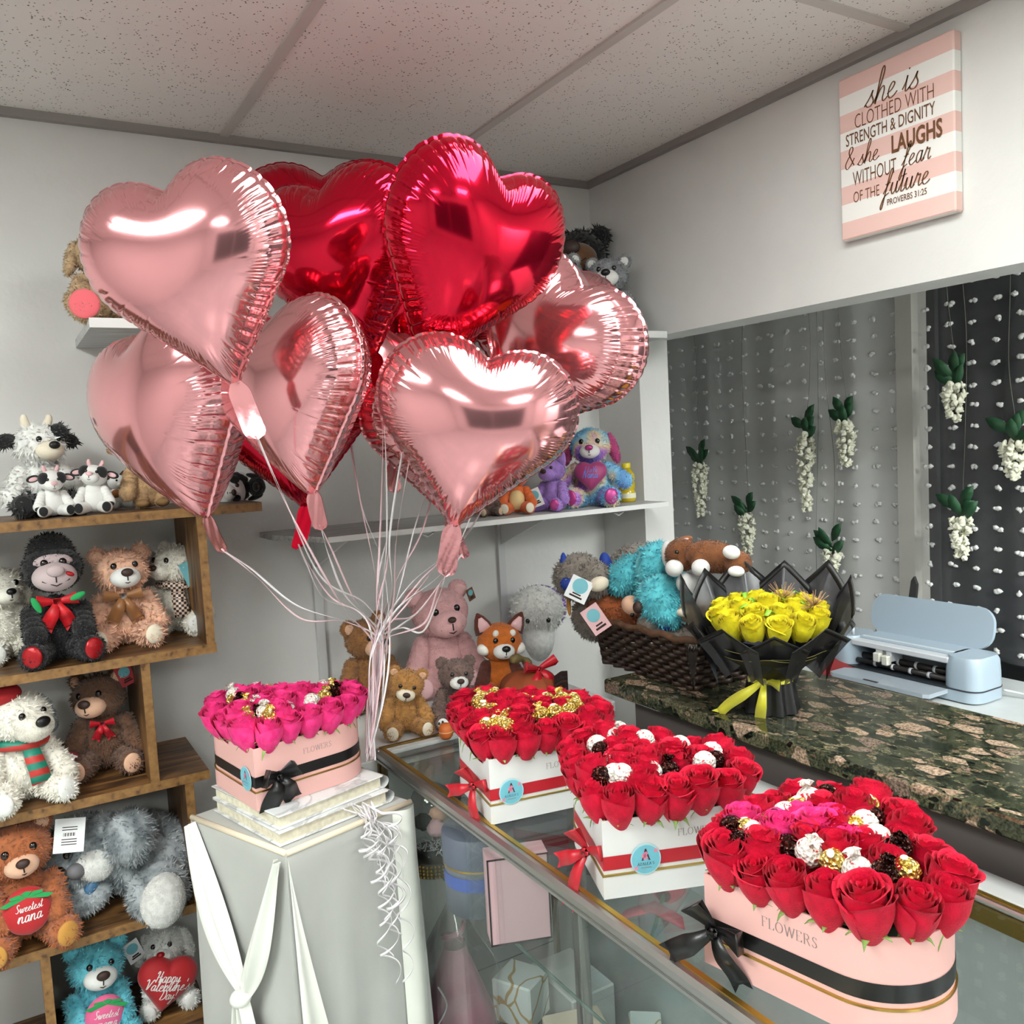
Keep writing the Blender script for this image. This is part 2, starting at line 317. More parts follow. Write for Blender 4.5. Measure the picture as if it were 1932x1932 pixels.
# rustic wood: long grain, dark blotches
def wood(name, axis):
    m, nt, b, N, L = nodes(name); b.inputs['Roughness'].default_value = .45
    tc = N('TexCoord'); mp = N('Mapping'); mp.inputs['Scale'].default_value = {'x': (2.2, 22, 22), 'z': (22, 22, 2.2)}[axis]; L(tc.outputs['Object'], mp.inputs[0])
    n1 = N('TexNoise'); n1.inputs['Scale'].default_value = 2.0; n1.inputs['Detail'].default_value = 8; n1.inputs['Roughness'].default_value = .65; n1.inputs['Distortion'].default_value = .8; L(mp.outputs[0], n1.inputs['Vector'])
    cr = N('ValToRGB'); ramp(cr, [(.3, '2B1C12'), (.42, '4E3521'), (.52, '77542F'), (.62, '8C6539'), (.75, 'A67C48')]); L(n1.outputs['Fac'], cr.inputs[0])
    n2 = N('TexNoise'); n2.inputs['Scale'].default_value = 7; n2.inputs['Detail'].default_value = 3; L(tc.outputs['Object'], n2.inputs['Vector'])
    c2 = N('ValToRGB'); ramp(c2, [(.38, (.35, .32, .3)), (.55, (1, 1, 1))]); L(n2.outputs['Fac'], c2.inputs[0])
    x = N('Mix'); x.data_type = 'RGBA'; x.blend_type = 'MULTIPLY'; x.inputs[0].default_value = .8; L(cr.outputs[0], x.inputs[6]); L(c2.outputs[0], x.inputs[7]); L(x.outputs[2], b.inputs['Base Color'])
    bp = N('Bump'); bp.inputs['Strength'].default_value = .3; bp.inputs['Distance'].default_value = .001; L(n1.outputs['Fac'], bp.inputs['Height']); L(bp.outputs[0], b.inputs['Normal']); return m
wood_h = wood('rustic_wood_shelf', 'x'); wood_v = wood('rustic_wood_post', 'z')
edge_m, nt, b, N, L = nodes('wood_edge_band'); b.inputs['Roughness'].default_value = .5
tc = N('TexCoord'); n1 = N('TexNoise'); n1.inputs['Scale'].default_value = 60; n1.inputs['Detail'].default_value = 6; L(tc.outputs['Object'], n1.inputs['Vector'])
cr = N('ValToRGB'); ramp(cr, [(.30, '4A3119'), (.42, '7C5931'), (.6, '8C6739'), (.8, '9C7645')]); L(n1.outputs['Fac'], cr.inputs[0]); L(cr.outputs[0], b.inputs['Base Color'])

ZC = 2.47
def sbox(name, lo, hi, m, parent=None): return struct(MB().box(lo, hi).build(name, m, parent, smooth=False))
sbox('floor', (-2.6, -3.3, -.1), (2.9, 3.6, 0), floor_m)
sbox('ceiling', (-2.6, -3.3, ZC), (1.92, 2.55, ZC+.1), ceil_m)
sbox('wall_back', (-2.6, 2.43, 0), (1.92, 2.55, ZC), paint)
sbox('wall_left', (-2.6, -3.3, 0), (-2.5, 2.43, ZC), paint)
sbox('wall_front', (-2.5, -3.3, 0), (1.8, -3.2, ZC), paint)
mb = MB().box((1.8, -3.3, 0), (1.92, -.9, ZC)).box((1.8, -.9, 1.922), (1.92, 2.205, ZC)).box((1.8, 2.205, 0), (1.92, 2.43, ZC))
struct(mb.build('wall_right', paint, smooth=False))
# recess beyond the opening
sbox('wall_recess_end', (1.92, 3.4, 0), (2.75, 3.5, 2.4), recess_paint)
sbox('wall_recess_near', (1.92, -.95, 0), (2.75, -.9, 2.4), recess_paint)
sbox('ceiling_recess', (1.92, -.9, 2.3), (2.75, 3.4, 2.4), recess_paint)
mb = MB().box((2.7, 1.87, 0), (2.8, 3.4, 2.3)); struct(mb.build('wall_recess_side', recess_paint, smooth=False))
# ceiling grid and wall angles
g = MB()
for x in (-1.8265, -1.2165, -.6065, .6035, 1.2235, .0): g.box((x-.012, -3.2, ZC-.006), (x+.012, 2.43, ZC))
for y in (1.235, .015, -1.205, -2.425): g.box((-2.5, y-.012, ZC-.0062), (1.8, y+.012, ZC))
struct(g.build('trim_1', trim_m, smooth=False))
g = MB().box((-2.5, 2.412, ZC-.02), (1.8, 2.43, ZC)).box((1.782, -3.2, ZC-.02), (1.8, 2.412, ZC)); struct(g.build('trim_2', mat('wall_angle_metal', '8F8986', .5), smooth=False))
# knee wall under the granite and ledges behind the glass case
sbox('wall_counter', (1.335, -.6, 0), (1.62, 1.705, .980), knee_paint)
# white painted post and dark window behind the curtains
sbox('trim_3', (2.62, 1.81, 0), (2.7, 1.87, 2.3), mat('post_paint', 'AFADA6', .7, bump=.2, bscale=60))
win = thing('window_1', 'dark window behind the sheer curtain beyond the counter', 'window', (2.7, .5, 1.2)); struct(win)
MB().box((.02, -1.4, -1.1), (.03, 1.31, 1.1)).build('pane', mat('dark_window_glass', '1E2022', .2), win, smooth=False)
MB().box((-.0, 1.28, -1.1), (.03, 1.31, 1.1)).box((-.0, -1.4, -1.15), (.03, 1.31, -1.1)).build('window_frame', mat('window_frame_dark', '2A2B2C', .5), win, smooth=False)
w2 = thing('window_2', 'dark shop front window on the wall behind the viewer', 'window', (0, -3.2, 1.2)); struct(w2)  # unseen window, put in for dark reflections on the foil balloons
MB().box((-1.6, 0, -.8), (1.2, .02, .75)).build('pane', MATS['dark_window_glass'], w2, smooth=False)
f = MB()
for a in ((-1.65, -.85, -1.6, .8), (1.2, -.85, 1.25, .8), (-.25, -.85, -.2, .8)): f.box((a[0], 0, a[1]), (a[2], .05, a[3]))
f.box((-1.65, 0, .75), (1.25, .05, .8)).box((-1.65, 0, -.85), (1.25, .05, -.8)).build('window_frame', mat('aluminium_frame', '9A9A98', .35, 1), w2, smooth=False)
# ceiling light panel, then fill panels added out of view
def troffer(x, y, e, label):
    t = thing('ceiling_light', label, 'ceiling light', (x, y, ZC), group='fluorescent panels in the ceiling grid')
    f = MB().box((-.3, -.6, -.012), (-.27, .6, -.0005)).box((.27, -.6, -.012), (.3, .6, -.0005)).box((-.27, -.6, -.012), (.27, -.57, -.0005)).box((-.27, .57, -.012), (.27, .6, -.0005))
    f.build('light_frame', mat('white_enamel', 'E4E4E2', .4), t, smooth=False)
    MB().box((-.27, -.57, -.008), (.27, .57, -.003)).build('diffuser', mat('diffuser_%g' % e, (.96, 1, .97), .5, emit=e), t, smooth=False)
troffer(.914, .625, LAMP_MAIN, 'bright fluorescent ceiling panel above the glass counter')
troffer(-.91, .625, FILL_LEFT, 'fluorescent ceiling panel over the left side of the room')  # unseen panel added to brighten the left back wall
troffer(-.91, -1.815, FILL_REST, 'fluorescent ceiling panel behind the viewer on the left')  # added out of view as fill from behind the camera
troffer(.914, -1.815, FILL_REST, 'fluorescent ceiling panel behind the viewer on the right')  # second fill panel added behind the camera, never in view

rt = thing('ceiling_light', 'ceiling light panel in the recess beyond the counter', 'ceiling light', (2.2, -.5, 2.3)); MB().box((-.3, -.3, -.03), (.3, .3, -.001)).build('light_frame', MATS['white_enamel'], rt, smooth=False); MB().box((-.27, -.27, -.034), (.27, .27, -.03)).build('diffuser', mat('diffuser_recess', (.96, 1, .97), .5, emit=85), rt, smooth=False)  # hidden lamp added to lighten the curtains and cutting machine
# ================================================================ LARGE FURNITURE
# granite counter
tag(MB().box((1.262, -.6, .985), (1.685, 1.735, 1.02), bev=.004).build('granite_countertop', granite_m, smooth=False), 'polished dark granite countertop with pink and olive pebbles', 'countertop')
lg = thing('ledge_board', 'white ledge boards running behind the glass display case', 'ledge', (1.2, .5, .872))
white_l = mat('white_laminate', 'BDBFBD', .35, var=.03)
MB().box((-.028, -1, -.03), (.03, 1.3, .012), bev=.002).build('front_board', white_l, lg, smooth=False)
MB().box((.042, -1, -.03), (.10, 1.2, .03), bev=.002).build('rear_board', white_l, lg, smooth=False)
MB().box((.03, -1, -.03), (.042, 1.2, -.005)).build('gap_strip', mat('black_rubber', '141414', .6), lg, smooth=False)  # black strip that makes the gap between the boards dark
MB().box((-.02, -1, -.9), (.13, 1.2, -.03)).build('support', white_l, lg, smooth=False)
# white plush table behind the case
pt = thing('display_table', 'white tiled low table holding plush toys behind the glass case', 'table', (.95, 2.13, .915))
MB().box((-.30, -.285, -.03), (.43, .295, 0), bev=.003).build('table_top', mat('white_tile_top', 'DADCDA', .25, var=.03), pt, smooth=False)
for sx in (-.26, .39):
    for sy in (-.25, .26): MB().box((sx-.02, sy-.02, -.915), (sx+.02, sy+.02, -.03)).build('leg', white_l, pt, smooth=False)
# work table in the recess
wt = thing('work_table', 'white work table in the recess holding the cutting machine', 'table', (2.27, 1.2, .82))
MB().box((-.3, -1.2, -.03), (.34, 1.1, 0), bev=.003).build('table_top', mat('pale_table_top', 'C4C9C9', .4, var=.04), wt, smooth=False)
for sx in (-.26, .3):
    for sy in (-1.1, 1.0): MB().box((sx-.02, sy-.02, -.82), (sx+.02, sy+.02, -.03)).build('leg', white_l, wt, smooth=False)
# paper sheets on the work table
tag(MB().box((2.02, .95, .8205), (2.25, 1.2, .823), M=None).build('cream_folder', mat('cream_card', 'B9B5A8', .6), smooth=False), 'cream card folder on the white work table near the right edge', 'folder')
# rustic bookcase
bc = thing('bookcase', 'rustic brown wooden open bookcase with staggered shelves against the back wall', 'bookcase', (0, 2.28, 0))
def board(x0, x1, zb, nm='shelf'):
    o = MB().box((x0, -.15, zb), (x1, .148, zb+.022)).build(nm, wood_h, bc, smooth=False)
    MB().box((x0, -.152, zb+.0005), (x1+.001, -.15, zb+.0215)).build('edge_band', edge_m, o, smooth=False); return o
def post(x0, z0, z1):
    o = MB().box((x0, -.15, z0), (x0+.02, .148, z1)).build('post', wood_v, bc, smooth=False)
    MB().box((x0+.0005, -.152, z0), (x0+.0195, -.15, z1)).build('edge_band', edge_m, o, smooth=False)
for x0, x1, z in ((-.75, .553, 1.486), (-.75, .421, 1.16), (-.75, .382, .86), (-.75, .345, .547), (-.75, .345, .235)): board(x0, x1, z)
for x0, z0, z1 in ((.400, 1.182, 1.486), (.252, .882, 1.16), (.325, .569, .86), (-.003, .257, .547), (-.75, 0, 1.486), (.325, 0, .235)): post(x0, z0, z1)
# white wall shelves
sh_m, nt, b, N, L = nodes('white_shelf_board'); b.inputs['Roughness'].default_value = .5
tc = N('TexCoord'); mp = N('Mapping'); mp.inputs['Scale'].default_value = (3, 40, 40); L(tc.outputs['Object'], mp.inputs[0]); n1 = N('TexNoise'); n1.inputs['Scale'].default_value = 3; n1.inputs['Detail'].default_value = 6; L(mp.outputs[0], n1.inputs['Vector'])
cr = N('ValToRGB'); ramp(cr, [(.33, '8E8F8E'), (.5, 'B4B5B3'), (.7, 'C4C4C2')]); L(n1.outputs['Fac'], cr.inputs[0]); L(cr.outputs[0], b.inputs['Base Color'])
us = thing('wall_shelf', 'white upper wall shelf under the ceiling behind the balloons', 'shelf', (1, 2.25, 1.91))
MB().box((-.795, -.185, 0), (.799, .178, .02)).build('shelf_board', sh_m, us, smooth=False)
MB().box((-.796, -.187, .0), (.799, -.185, .0205)).build('front_edge', mat('white_edge', 'DCDCDA', .4), us, smooth=False)
ls = thing('wall_shelf', 'white lower wall shelf with cut corner behind the balloons', 'shelf', (1, 2.25, 1.395))
MB().prism([(-.3, -.16), (.8, -.16), (.8, .178), (-.38, .178), (-.38, .05)], 0, .014).build('shelf_board', sh_m, ls, smooth=False)
MB().box((-.3, -.162, 0), (.8, -.16, .0142)).build('front_edge', MATS['white_edge'], ls, smooth=False)
for x in (-.23, .38):
    br = MB().box((x-.012, .165, -.45), (x+.012, .178, 0)); br.build('shelf_standard', mat('white_steel', 'C9C9C8', .4), ls, smooth=False)
    MB().prism([(.165, 0), (-.12, 0), (.165, -.1)], x-.003, x+.003, M=Matrix(((0, 0, 1, 0), (1, 0, 0, 0), (0, 1, 0, 0), (0, 0, 0, 1)))).build('bracket', MATS['white_steel'], ls, smooth=False)
for x in (-.02, .62): MB().tube([(x-.02, -.14, -.004), (x, -.14, -.014), (x+.02, -.14, -.004)], .003, 6).build('hook', mat('clear_plastic_hook', 'B5B5B3', .3), ls)

# ---------------------------------------------------------------- glass display case
alu = mat('satin_aluminium', 'B9B8B4', .3, 1, var=.05, vscale=15); gold = mat('brushed_gold', 'C4A24A', .32, 1, var=.06, vscale=30); gold_d = mat('aged_gold', '7C6533', .35, 1)
glass = thin_glass('display_glass', (.955, .975, .97), .8); glass_e = mat('glass_edge_green', '3C5650', .15)
x0, x1, y0, y1, zt = .704, 1.166, .22, 1.84, .94
dc = thing('display_case', 'long glass display case with gold edged rails under the rose boxes', 'display case', (.935, 1.03, 0))
P = lambda lo, hi, nm, m, par=dc, bev=0: MB().box((lo[0]-.935, lo[1]-1.03, lo[2]), (hi[0]-.935, hi[1]-1.03, hi[2]), bev=bev).build(nm, m, par, smooth=False)
P((x0+.012, y0+.01, zt-.008), (x1-.012, y1-.012, zt-.001), 'top_glass', glass)
fr = P((x0-.012, y0, zt-.032), (x0+.012, y1, zt), 'front_rail', alu, bev=.006)
P((x0+.002, y0, zt), (x0+.010, y1-.004, zt+.0015), 'gold_strip', gold, fr)
P((x0-.013, y0, zt-.020), (x0-.0118, y1, zt-.0175), 'rail_groove', mat('rail_shadow_line', '5A5A58', .5), fr)  # thin dark grey line along the front rail
er = P((x0-.012, y1-.012, zt-.03), (x1+.01, y1+.010, zt), 'end_rail', alu, bev=.003)
P((x0, y1+.000, zt), (x1+.008, y1+.008, zt+.002), 'gold_strip', gold_d, er)
P((x0+.01, y1-.030, zt-.008), (x1, y1-.0125, zt+.0005), 'end_seal', mat('white_seal', 'CFD2D0', .5), er)
rr = P((x1-.014, y0, zt-.035), (x1+.004, y1-.012, zt), 'rear_rail', alu, bev=.003)
P((x1-.006, y0, zt), (x1+.002, y1-.01, zt+.002), 'gold_strip', gold, rr)
P((x1-.0165, y0, zt-.036), (x1-.0145, y1-.012, zt-.0085), 'inner_face', gold_d, rr)  # brown band painted in as the reflection of the gold rail
P((x0-.006, y0+.01, .16), (x0-.001, y1-.01, zt-.034), 'front_glass', glass)
P((x0+.002, y1-.008, .16), (x1-.02, y1-.003, zt-.033), 'end_glass', glass)
sg = P((x0+.03, y0+.02, .72), (x1-.06, y1-.04, .727), 'glass_shelf', glass)
P((x0+.0285, y0+.02, .72), (x0+.03, y1-.04, .727), 'shelf_edge', glass_e, sg)
for (px, py) in ((x0-.008, y1-.012), (x1-.022, y1-.012)):
    MB().box((px-.935, py-1.03, .1), (px+.02-.935, py+.02-1.03, zt-.033), bev=.003).build('corner_post', gold_d, dc, smooth=False)
MB().box((.93-.935, 1.40-1.03, .15), (.955-.935, 1.425-1.03, .93), bev=.002).build('inner_post', mat('dull_steel', '6F706C', .4, .6), dc, smooth=False)
P((x0-.01, y0, .0), (x1, y1+.005, .1), 'plinth', mat('dark_plinth', '2A2927', .6))
P((x0-.01, y0, .1), (x1, y1+.005, .16), 'base_deck', mat('pale_deck', 'A6AAA8', .3))
P((x1-.012, y0, .16), (x1-.006, y1-.012, zt-.036), 'rear_door', mat('pale_door_panel', 'A5AAA9', .45, var=.04))

# ---------------------------------------------------------------- cloth covered pedestal
PL, PF, PR = V((.288, 1.825)), V((.398, 1.546)), V((.676, 1.618)); PB = PL+PR-PF; ZP = .90
pd = thing('draped_pedestal', 'square pedestal draped in sheer white cloth holding the pink rose box', 'pedestal', ((PL.x+PR.x)/2, (PL.y+PR.y)/2, 0))
pc = V((pd.location.x, pd.location.y)); q4 = [p-pc for p in (PL, PF, PR, PB)]
ins = [p*.965 for p in q4]
MB().prism([tuple(p) for p in ins], .0, ZP-.004).build('core', mat('pedestal_core', 'B9BAB6', .6), pd, smooth=False)
sheer = mat('sheer_white_cloth', 'AFB0AB', .8, sheen=.2, bump=.25, bscale=600, bdist=.0008, var=.03, vscale=12)
satin = mat('white_satin_swag', 'DFE1D8', .45, sheen=.3, trans=.0, var=.03, vscale=10)
def side_pts(n=16):
    out = []
    for k in range(4):
        a, b_ = q4[k], q4[(k+1) % 4]
        for i in range(n): out.append((a.lerp(b_, i/n), k, i/n))
    return out
ring = side_pts(); n_ = len(ring); mbc = MB(); rows = [ZP, ZP-.006, ZP-.03, ZP-.2, ZP-.4, ZP-.6, ZP-.8, .02]; vs = []
for ri, z in enumerate(rows):
    t = (ZP-z)/ZP
    for i, (p, k, u) in enumerate(ring):
        d = p.normalized(); fold = .012*t*math.sin(u*PI*2*3+k)*(1 if ri > 2 else 0); s_ = (0 if ri == 0 else .004)+.018*t*(1 if abs(u-.5) > .3 else .35)+fold
        vs.append((p.x+d.x*s_, p.y+d.y*s_, z if ri else ZP))
fs = [(j*n_+i, j*n_+(i+1) % n_, (j+1)*n_+(i+1) % n_, (j+1)*n_+i) for j in range(len(rows)-1) for i in range(n_)]
fs = [f[::-1] for f in fs]; vs.append((0, 0, ZP+.0005)); fs += [(i, (i+1) % n_, len(vs)-1) for i in range(n_)]
cl = mbc.add(vs, fs).build('sheer_cover', sheer, pd, angle=50)
# stitched hem along the top edges
hm = MB()
for a, b_ in ((q4[0], q4[1]), (q4[1], q4[2])): hm.tube([(a.x*1.005, a.y*1.005, ZP-.002), (b_.x*1.005, b_.y*1.005, ZP-.002)], .006, 8)
hm.build('hem', mat('cream_hem', 'D8CBB4', .7), pd)
# swag on the face turned to the left: two gathered folds meeting at a knot
outw = V((-(q4[1]-q4[0]).y, (q4[1]-q4[0]).x)); outw = -outw.normalized() if outw.dot(q4[0]+q4[1]) < 0 else outw.normalized()
def facept(u, z, o=0.0):
    p = q4[0].lerp(q4[1], u)+outw*o; return V((p.x, p.y, z))
def fold(P0, P1, sag, w0, w1, nm, ripples=4, side=1):
    def fn(u, v):
        p = P0.lerp(P1, v); ww = (w0*(1-v)+w1*v)*(1+.9*math.sin(v*PI)*sag)
        a = (u-.5)*2
        tang = (P1-P0).normalized(); acr = tang.cross(V((outw.x, outw.y, 0))).normalized()
        bul = (1-a*a)*.022*math.sin(PI*min(1, v*.9+.1))+.006*math.cos(a*PI*ripples)*(1-v*.4)
        return p+acr*a*ww+V((outw.x, outw.y, 0))*(bul+.012)+V((0, 0, -.03*math.sin(v*PI)*side))
    return MB().grid(fn, 36, 30).build(nm, satin, pd)
K = facept(.60, ZP-.30, .02)
fold(facept(.03, ZP-.01, .0), K, 2.6, .012, .012, 'swag_fold', 3); fold(facept(.98, ZP-.012, .0), K, 1.6, .008, .014, 'swag_fold', 2)
kb = MB().ell(K+V((outw.x, outw.y, 0))*.02, (.02, .02, .016)); kb.build('swag_knot', satin, pd)
def tail(u, v):
    p = K+V((0, 0, -.3*v)); a = (u-.5)*2; t_ = (q4[1]-q4[0]).normalized()
    return p+V((t_.x, t_.y, 0))*a*(.012+.09*v)+V((outw.x, outw.y, 0))*(.02+.012*math.cos(a*9))
MB().grid(tail, 40, 12).build('swag_tail', satin, pd)
# second pale flap hanging from the front corner
def flap(u, v):
    a = q4[1]*1.012; d1 = (q4[2]-q4[1]).normalized(); n1 = V((d1.y, -d1.x)); w_ = .105*v*(.25+.75*v**.3)
    p = a+d1*(u*w_)+n1*(.006+.02*v+.008*v*math.sin(u*7)); return V((p.x, p.y, ZP-.008-.62*v))
MB().grid(flap, 20, 24).build('cloth_flap', satin, pd)
def flap2(u, v):
    a = q4[2]*1.0; d1 = (q4[2]-q4[1]).normalized(); n1 = V((d1.y, -d1.x)); p = a+d1*(-.05+u*.055)+n1*(.004+.018*math.sin(u*PI)+.01*v); return V((p.x, p.y, ZP-.004-.7*v))
MB().grid(flap2, 14, 16).build('cloth_flap', satin, pd)
# ================================================================ ROSES, CANDIES, HEART BOXES
def rose_mesh(seed, openness=.5, fold=0):
    r = random.Random(seed); mb = MB(); n = 16
    for i in range(n):
        k = i/(n-1); R = .06+.40*k**.85; ang = i*2.4+r.uniform(-.25, .25); half = 1.75-.35*k+r.uniform(-.1, .15); top = .97-.12*k*k+r.uniform(-.03, .03)-(.05 if k < .15 else 0)
        lip = (.015+.16*openness*k)*r.uniform(.6, 1.4); base = .55*(1-k)**.7; pk = r.uniform(.0, .05); wv = r.uniform(0, 6); sp = r.uniform(.02, .05)
        def fn(u, v, R=R, ang=ang, half=half, top=top, lip=lip, base=base, pk=pk, k=k, wv=wv, sp=sp):
            a = (u-.5)*2; edge = abs(a)**3
            z = base+(top-base)*v*(1-.22*edge*v)+pk*max(0, 1-abs(a)*1.8)*v*v
            q = z/.95; prof = .42+.72*math.sin(min(1, q*1.45+.05)*PI*.5)-.30*max(0, q-.55)**1.3*(1-.55*openness)
            rr = R*prof+sp*a*.8*(1-.4*k); cu = max(0, v-.72)/.28
            rr += lip*cu*cu*(1-.3*edge)+.010*math.sin(a*6+wv)*v*k; z -= lip*.75*cu**3
            th = ang+a*half
            return V((rr*math.cos(th), rr*math.sin(th), z))
        mb.grid(fn, 15, 10)
    mb.ell((0, 0, .5), (.09, .09, .34), nu=8, nv=6)
    return mb
def sepal_mesh(seed):
    r = random.Random(seed); mb = MB(); mb.ell((0, 0, .02), (.17, .17, .09), nu=10, nv=6); mb.tube([(0, 0, 0), (.02, 0, -.45)], .055, 6)
    for i in range(5):
        a = i*1.2566+r.uniform(-.3, .3); l = r.uniform(.35, .62); dr = r.uniform(-.25, .35)
        P = [V((math.cos(a)*(.13+l*.72*t), math.sin(a)*(.13+l*.72*t), .03+dr*t*t+.12*math.sin(t*3))) for t in (0, .25, .5, .75, 1)]
        s_ = V((-math.sin(a), math.cos(a), 0)); A = [p+s_*w_ for p, w_ in zip(P, (.05, .085, .07, .035, .002))]; B = [p-s_*w_ for p, w_ in zip(P, (.05, .085, .07, .035, .002))]
        mb.strip(A, B, th=.012)
    return mb
def petal_mat(name, c, c2):
    m, nt, b, N, L = nodes(name); b.inputs['Roughness'].default_value = .55; b.inputs['Sheen Weight'].default_value = .06; b.inputs['Specular IOR Level'].default_value = .18
    b.inputs['Subsurface Weight'].default_value = .12; b.inputs['Subsurface Radius'].default_value = (.012, .003, .003)
    tc = N('TexCoord'); n1 = N('TexNoise'); n1.inputs['Scale'].default_value = 4; n1.inputs['Detail'].default_value = 4; L(tc.outputs['Object'], n1.inputs['Vector'])
    cr = N('ValToRGB'); ramp(cr, [(.35, c2), (.65, c)]); L(n1.outputs['Fac'], cr.inputs[0]); L(cr.outputs[0], b.inputs['Base Color'])
    wv = N('TexNoise'); wv.inputs['Scale'].default_value = 22; L(tc.outputs['Object'], wv.inputs['Vector']); bp = N('Bump'); bp.inputs['Strength'].default_value = .15; bp.inputs['Distance'].default_value = .05; L(wv.outputs['Fac'], bp.inputs['Height']); L(bp.outputs[0], b.inputs['Normal']); return m
red_p = petal_mat('red_rose_petal', 'CE0A34', 'B4062A'); hot_p = petal_mat('hot_pink_rose_petal', 'EE3F88', 'DE2474'); yel_p = petal_mat('yellow_satin_petal', 'E9DC2C', 'D6C61E')
green_s = mat('rose_sepal_green', '7E9E52', .6, var=.25, vscale=6)
def proto(mb, name, m): o = mb.build(name, m); me = o.data; bpy.data.objects.remove(o); return me
ROSE = {c: [proto(rose_mesh(10*j+i+1, (.12, .32, .6, .22, .45)[i]), 'rose', m) for i in range(5)] for j, (c, m) in enumerate((('red', red_p), ('hot', hot_p), ('yel', yel_p)))}
SEP = [proto(sepal_mesh(i), 'sepals', green_s) for i in range(3)]
def rose(c, M, label, group, size=.052, sep=True, nm='rose'):
    o = bpy.data.objects.new(nm, random.choice(ROSE[c])); COL.objects.link(o); o.matrix_world = M @ R3('Z', random.uniform(0, 6.28)) @ Matrix.Diagonal((size, size, size*1.38, 1)); tag(o, label, 'rose', group)
    if sep:
        s_ = bpy.data.objects.new('sepals', random.choice(SEP)); COL.objects.link(s_); s_.parent = o
    return o
# foil wrapped chocolates
def candy_mesh(seed, twist):
    r = random.Random(seed); mb = MB(); nu, nv = 22, 14
    def fn(u, v):
        ph = PI*v; th = 2*PI*u; k = 1+.07*math.sin(th*9+math.sin(ph*5)*2)*math.sin(ph)+r.uniform(-.05, .05)*math.sin(ph)
        return V((math.sin(ph)*math.cos(th)*k, math.sin(ph)*math.sin(th)*k, math.cos(ph)))
    mb.grid(fn, nu, nv, wrap=True)
    if twist:
        def fn2(u, v):
            th = 2*PI*u; rr = .12+.42*v*(1+.35*math.sin(th*5)); return V((rr*math.cos(th), rr*math.sin(th), .9+.55*v-.1*math.sin(th*5)*v))
        mb.grid(fn2, 20, 5, wrap=True)
    return mb
def foil(name, c, c2, thr, rough, metal, vs=9):
    m, nt, b, N, L = nodes(name); b.inputs['Roughness'].default_value = rough; b.inputs['Metallic'].default_value = metal
    tc = N('TexCoord'); v = N('TexVoronoi'); v.inputs['Scale'].default_value = vs*.35; L(tc.outputs['Object'], v.inputs['Vector'])
    n1 = N('TexNoise'); n1.inputs['Scale'].default_value = 2.2; n1.inputs['Detail'].default_value = 3; L(tc.outputs['Object'], n1.inputs['Vector'])
    cr = N('ValToRGB'); ramp(cr, [(thr, c), (thr+.04, c2)]); L(n1.outputs['Fac'], cr.inputs[0]); L(cr.outputs[0], b.inputs['Base Color'])
    bp = N('Bump'); bp.inputs['Strength'].default_value = .5; bp.inputs['Distance'].default_value = .06; L(v.outputs['Distance'], bp.inputs['Height']); L(bp.outputs[0], b.inputs['Normal']); return m
gold_f = foil('gold_foil_wrapper', 'E3C25C', 'F0DC8E', .5, .28, .85); dark_f = foil('dark_brown_foil', '2A130F', '5A2D22', .55, .2, .7); white_f = foil('white_red_wrapper', 'E6E1D8', 'B83438', .62, .5, .0)
CANDY = {'gold': [proto(candy_mesh(i, i == 2), 'candy', gold_f) for i in range(3)], 'dark': [proto(candy_mesh(5+i, i == 0), 'candy', dark_f) for i in range(2)], 'white': [proto(candy_mesh(9+i, i == 1), 'candy', white_f) for i in range(3)]}
CNAME = {'gold': 'gold foil wrapped chocolate ball', 'dark': 'dark brown foil wrapped chocolate ball', 'white': 'white and red wrapped chocolate ball'}
stick_w = mat('paper_seal', 'EFE6C8', .4)
def candy(kind, P, where, group, size=.0165):
    o = bpy.data.objects.new('chocolate_candy', random.choice(CANDY[kind])); COL.objects.link(o); o.location = P; o.rotation_euler = (random.uniform(-.5, .5), random.uniform(-.5, .5), random.uniform(0, 6)); o.scale = (size,)*3
    tag(o, CNAME[kind]+' in '+where, 'candy', group+', '+kind)
    if kind == 'gold':
        if 'seal' not in MATS_SEAL: MATS_SEAL['seal'] = proto(MB().ell((0, 0, 1.0), (.42, .3, .07), nu=14, nv=6), 'paper_seal', stick_w)
        s_ = bpy.data.objects.new('paper_seal', MATS_SEAL['seal']); COL.objects.link(s_); s_.parent = o
MATS_SEAL = {}
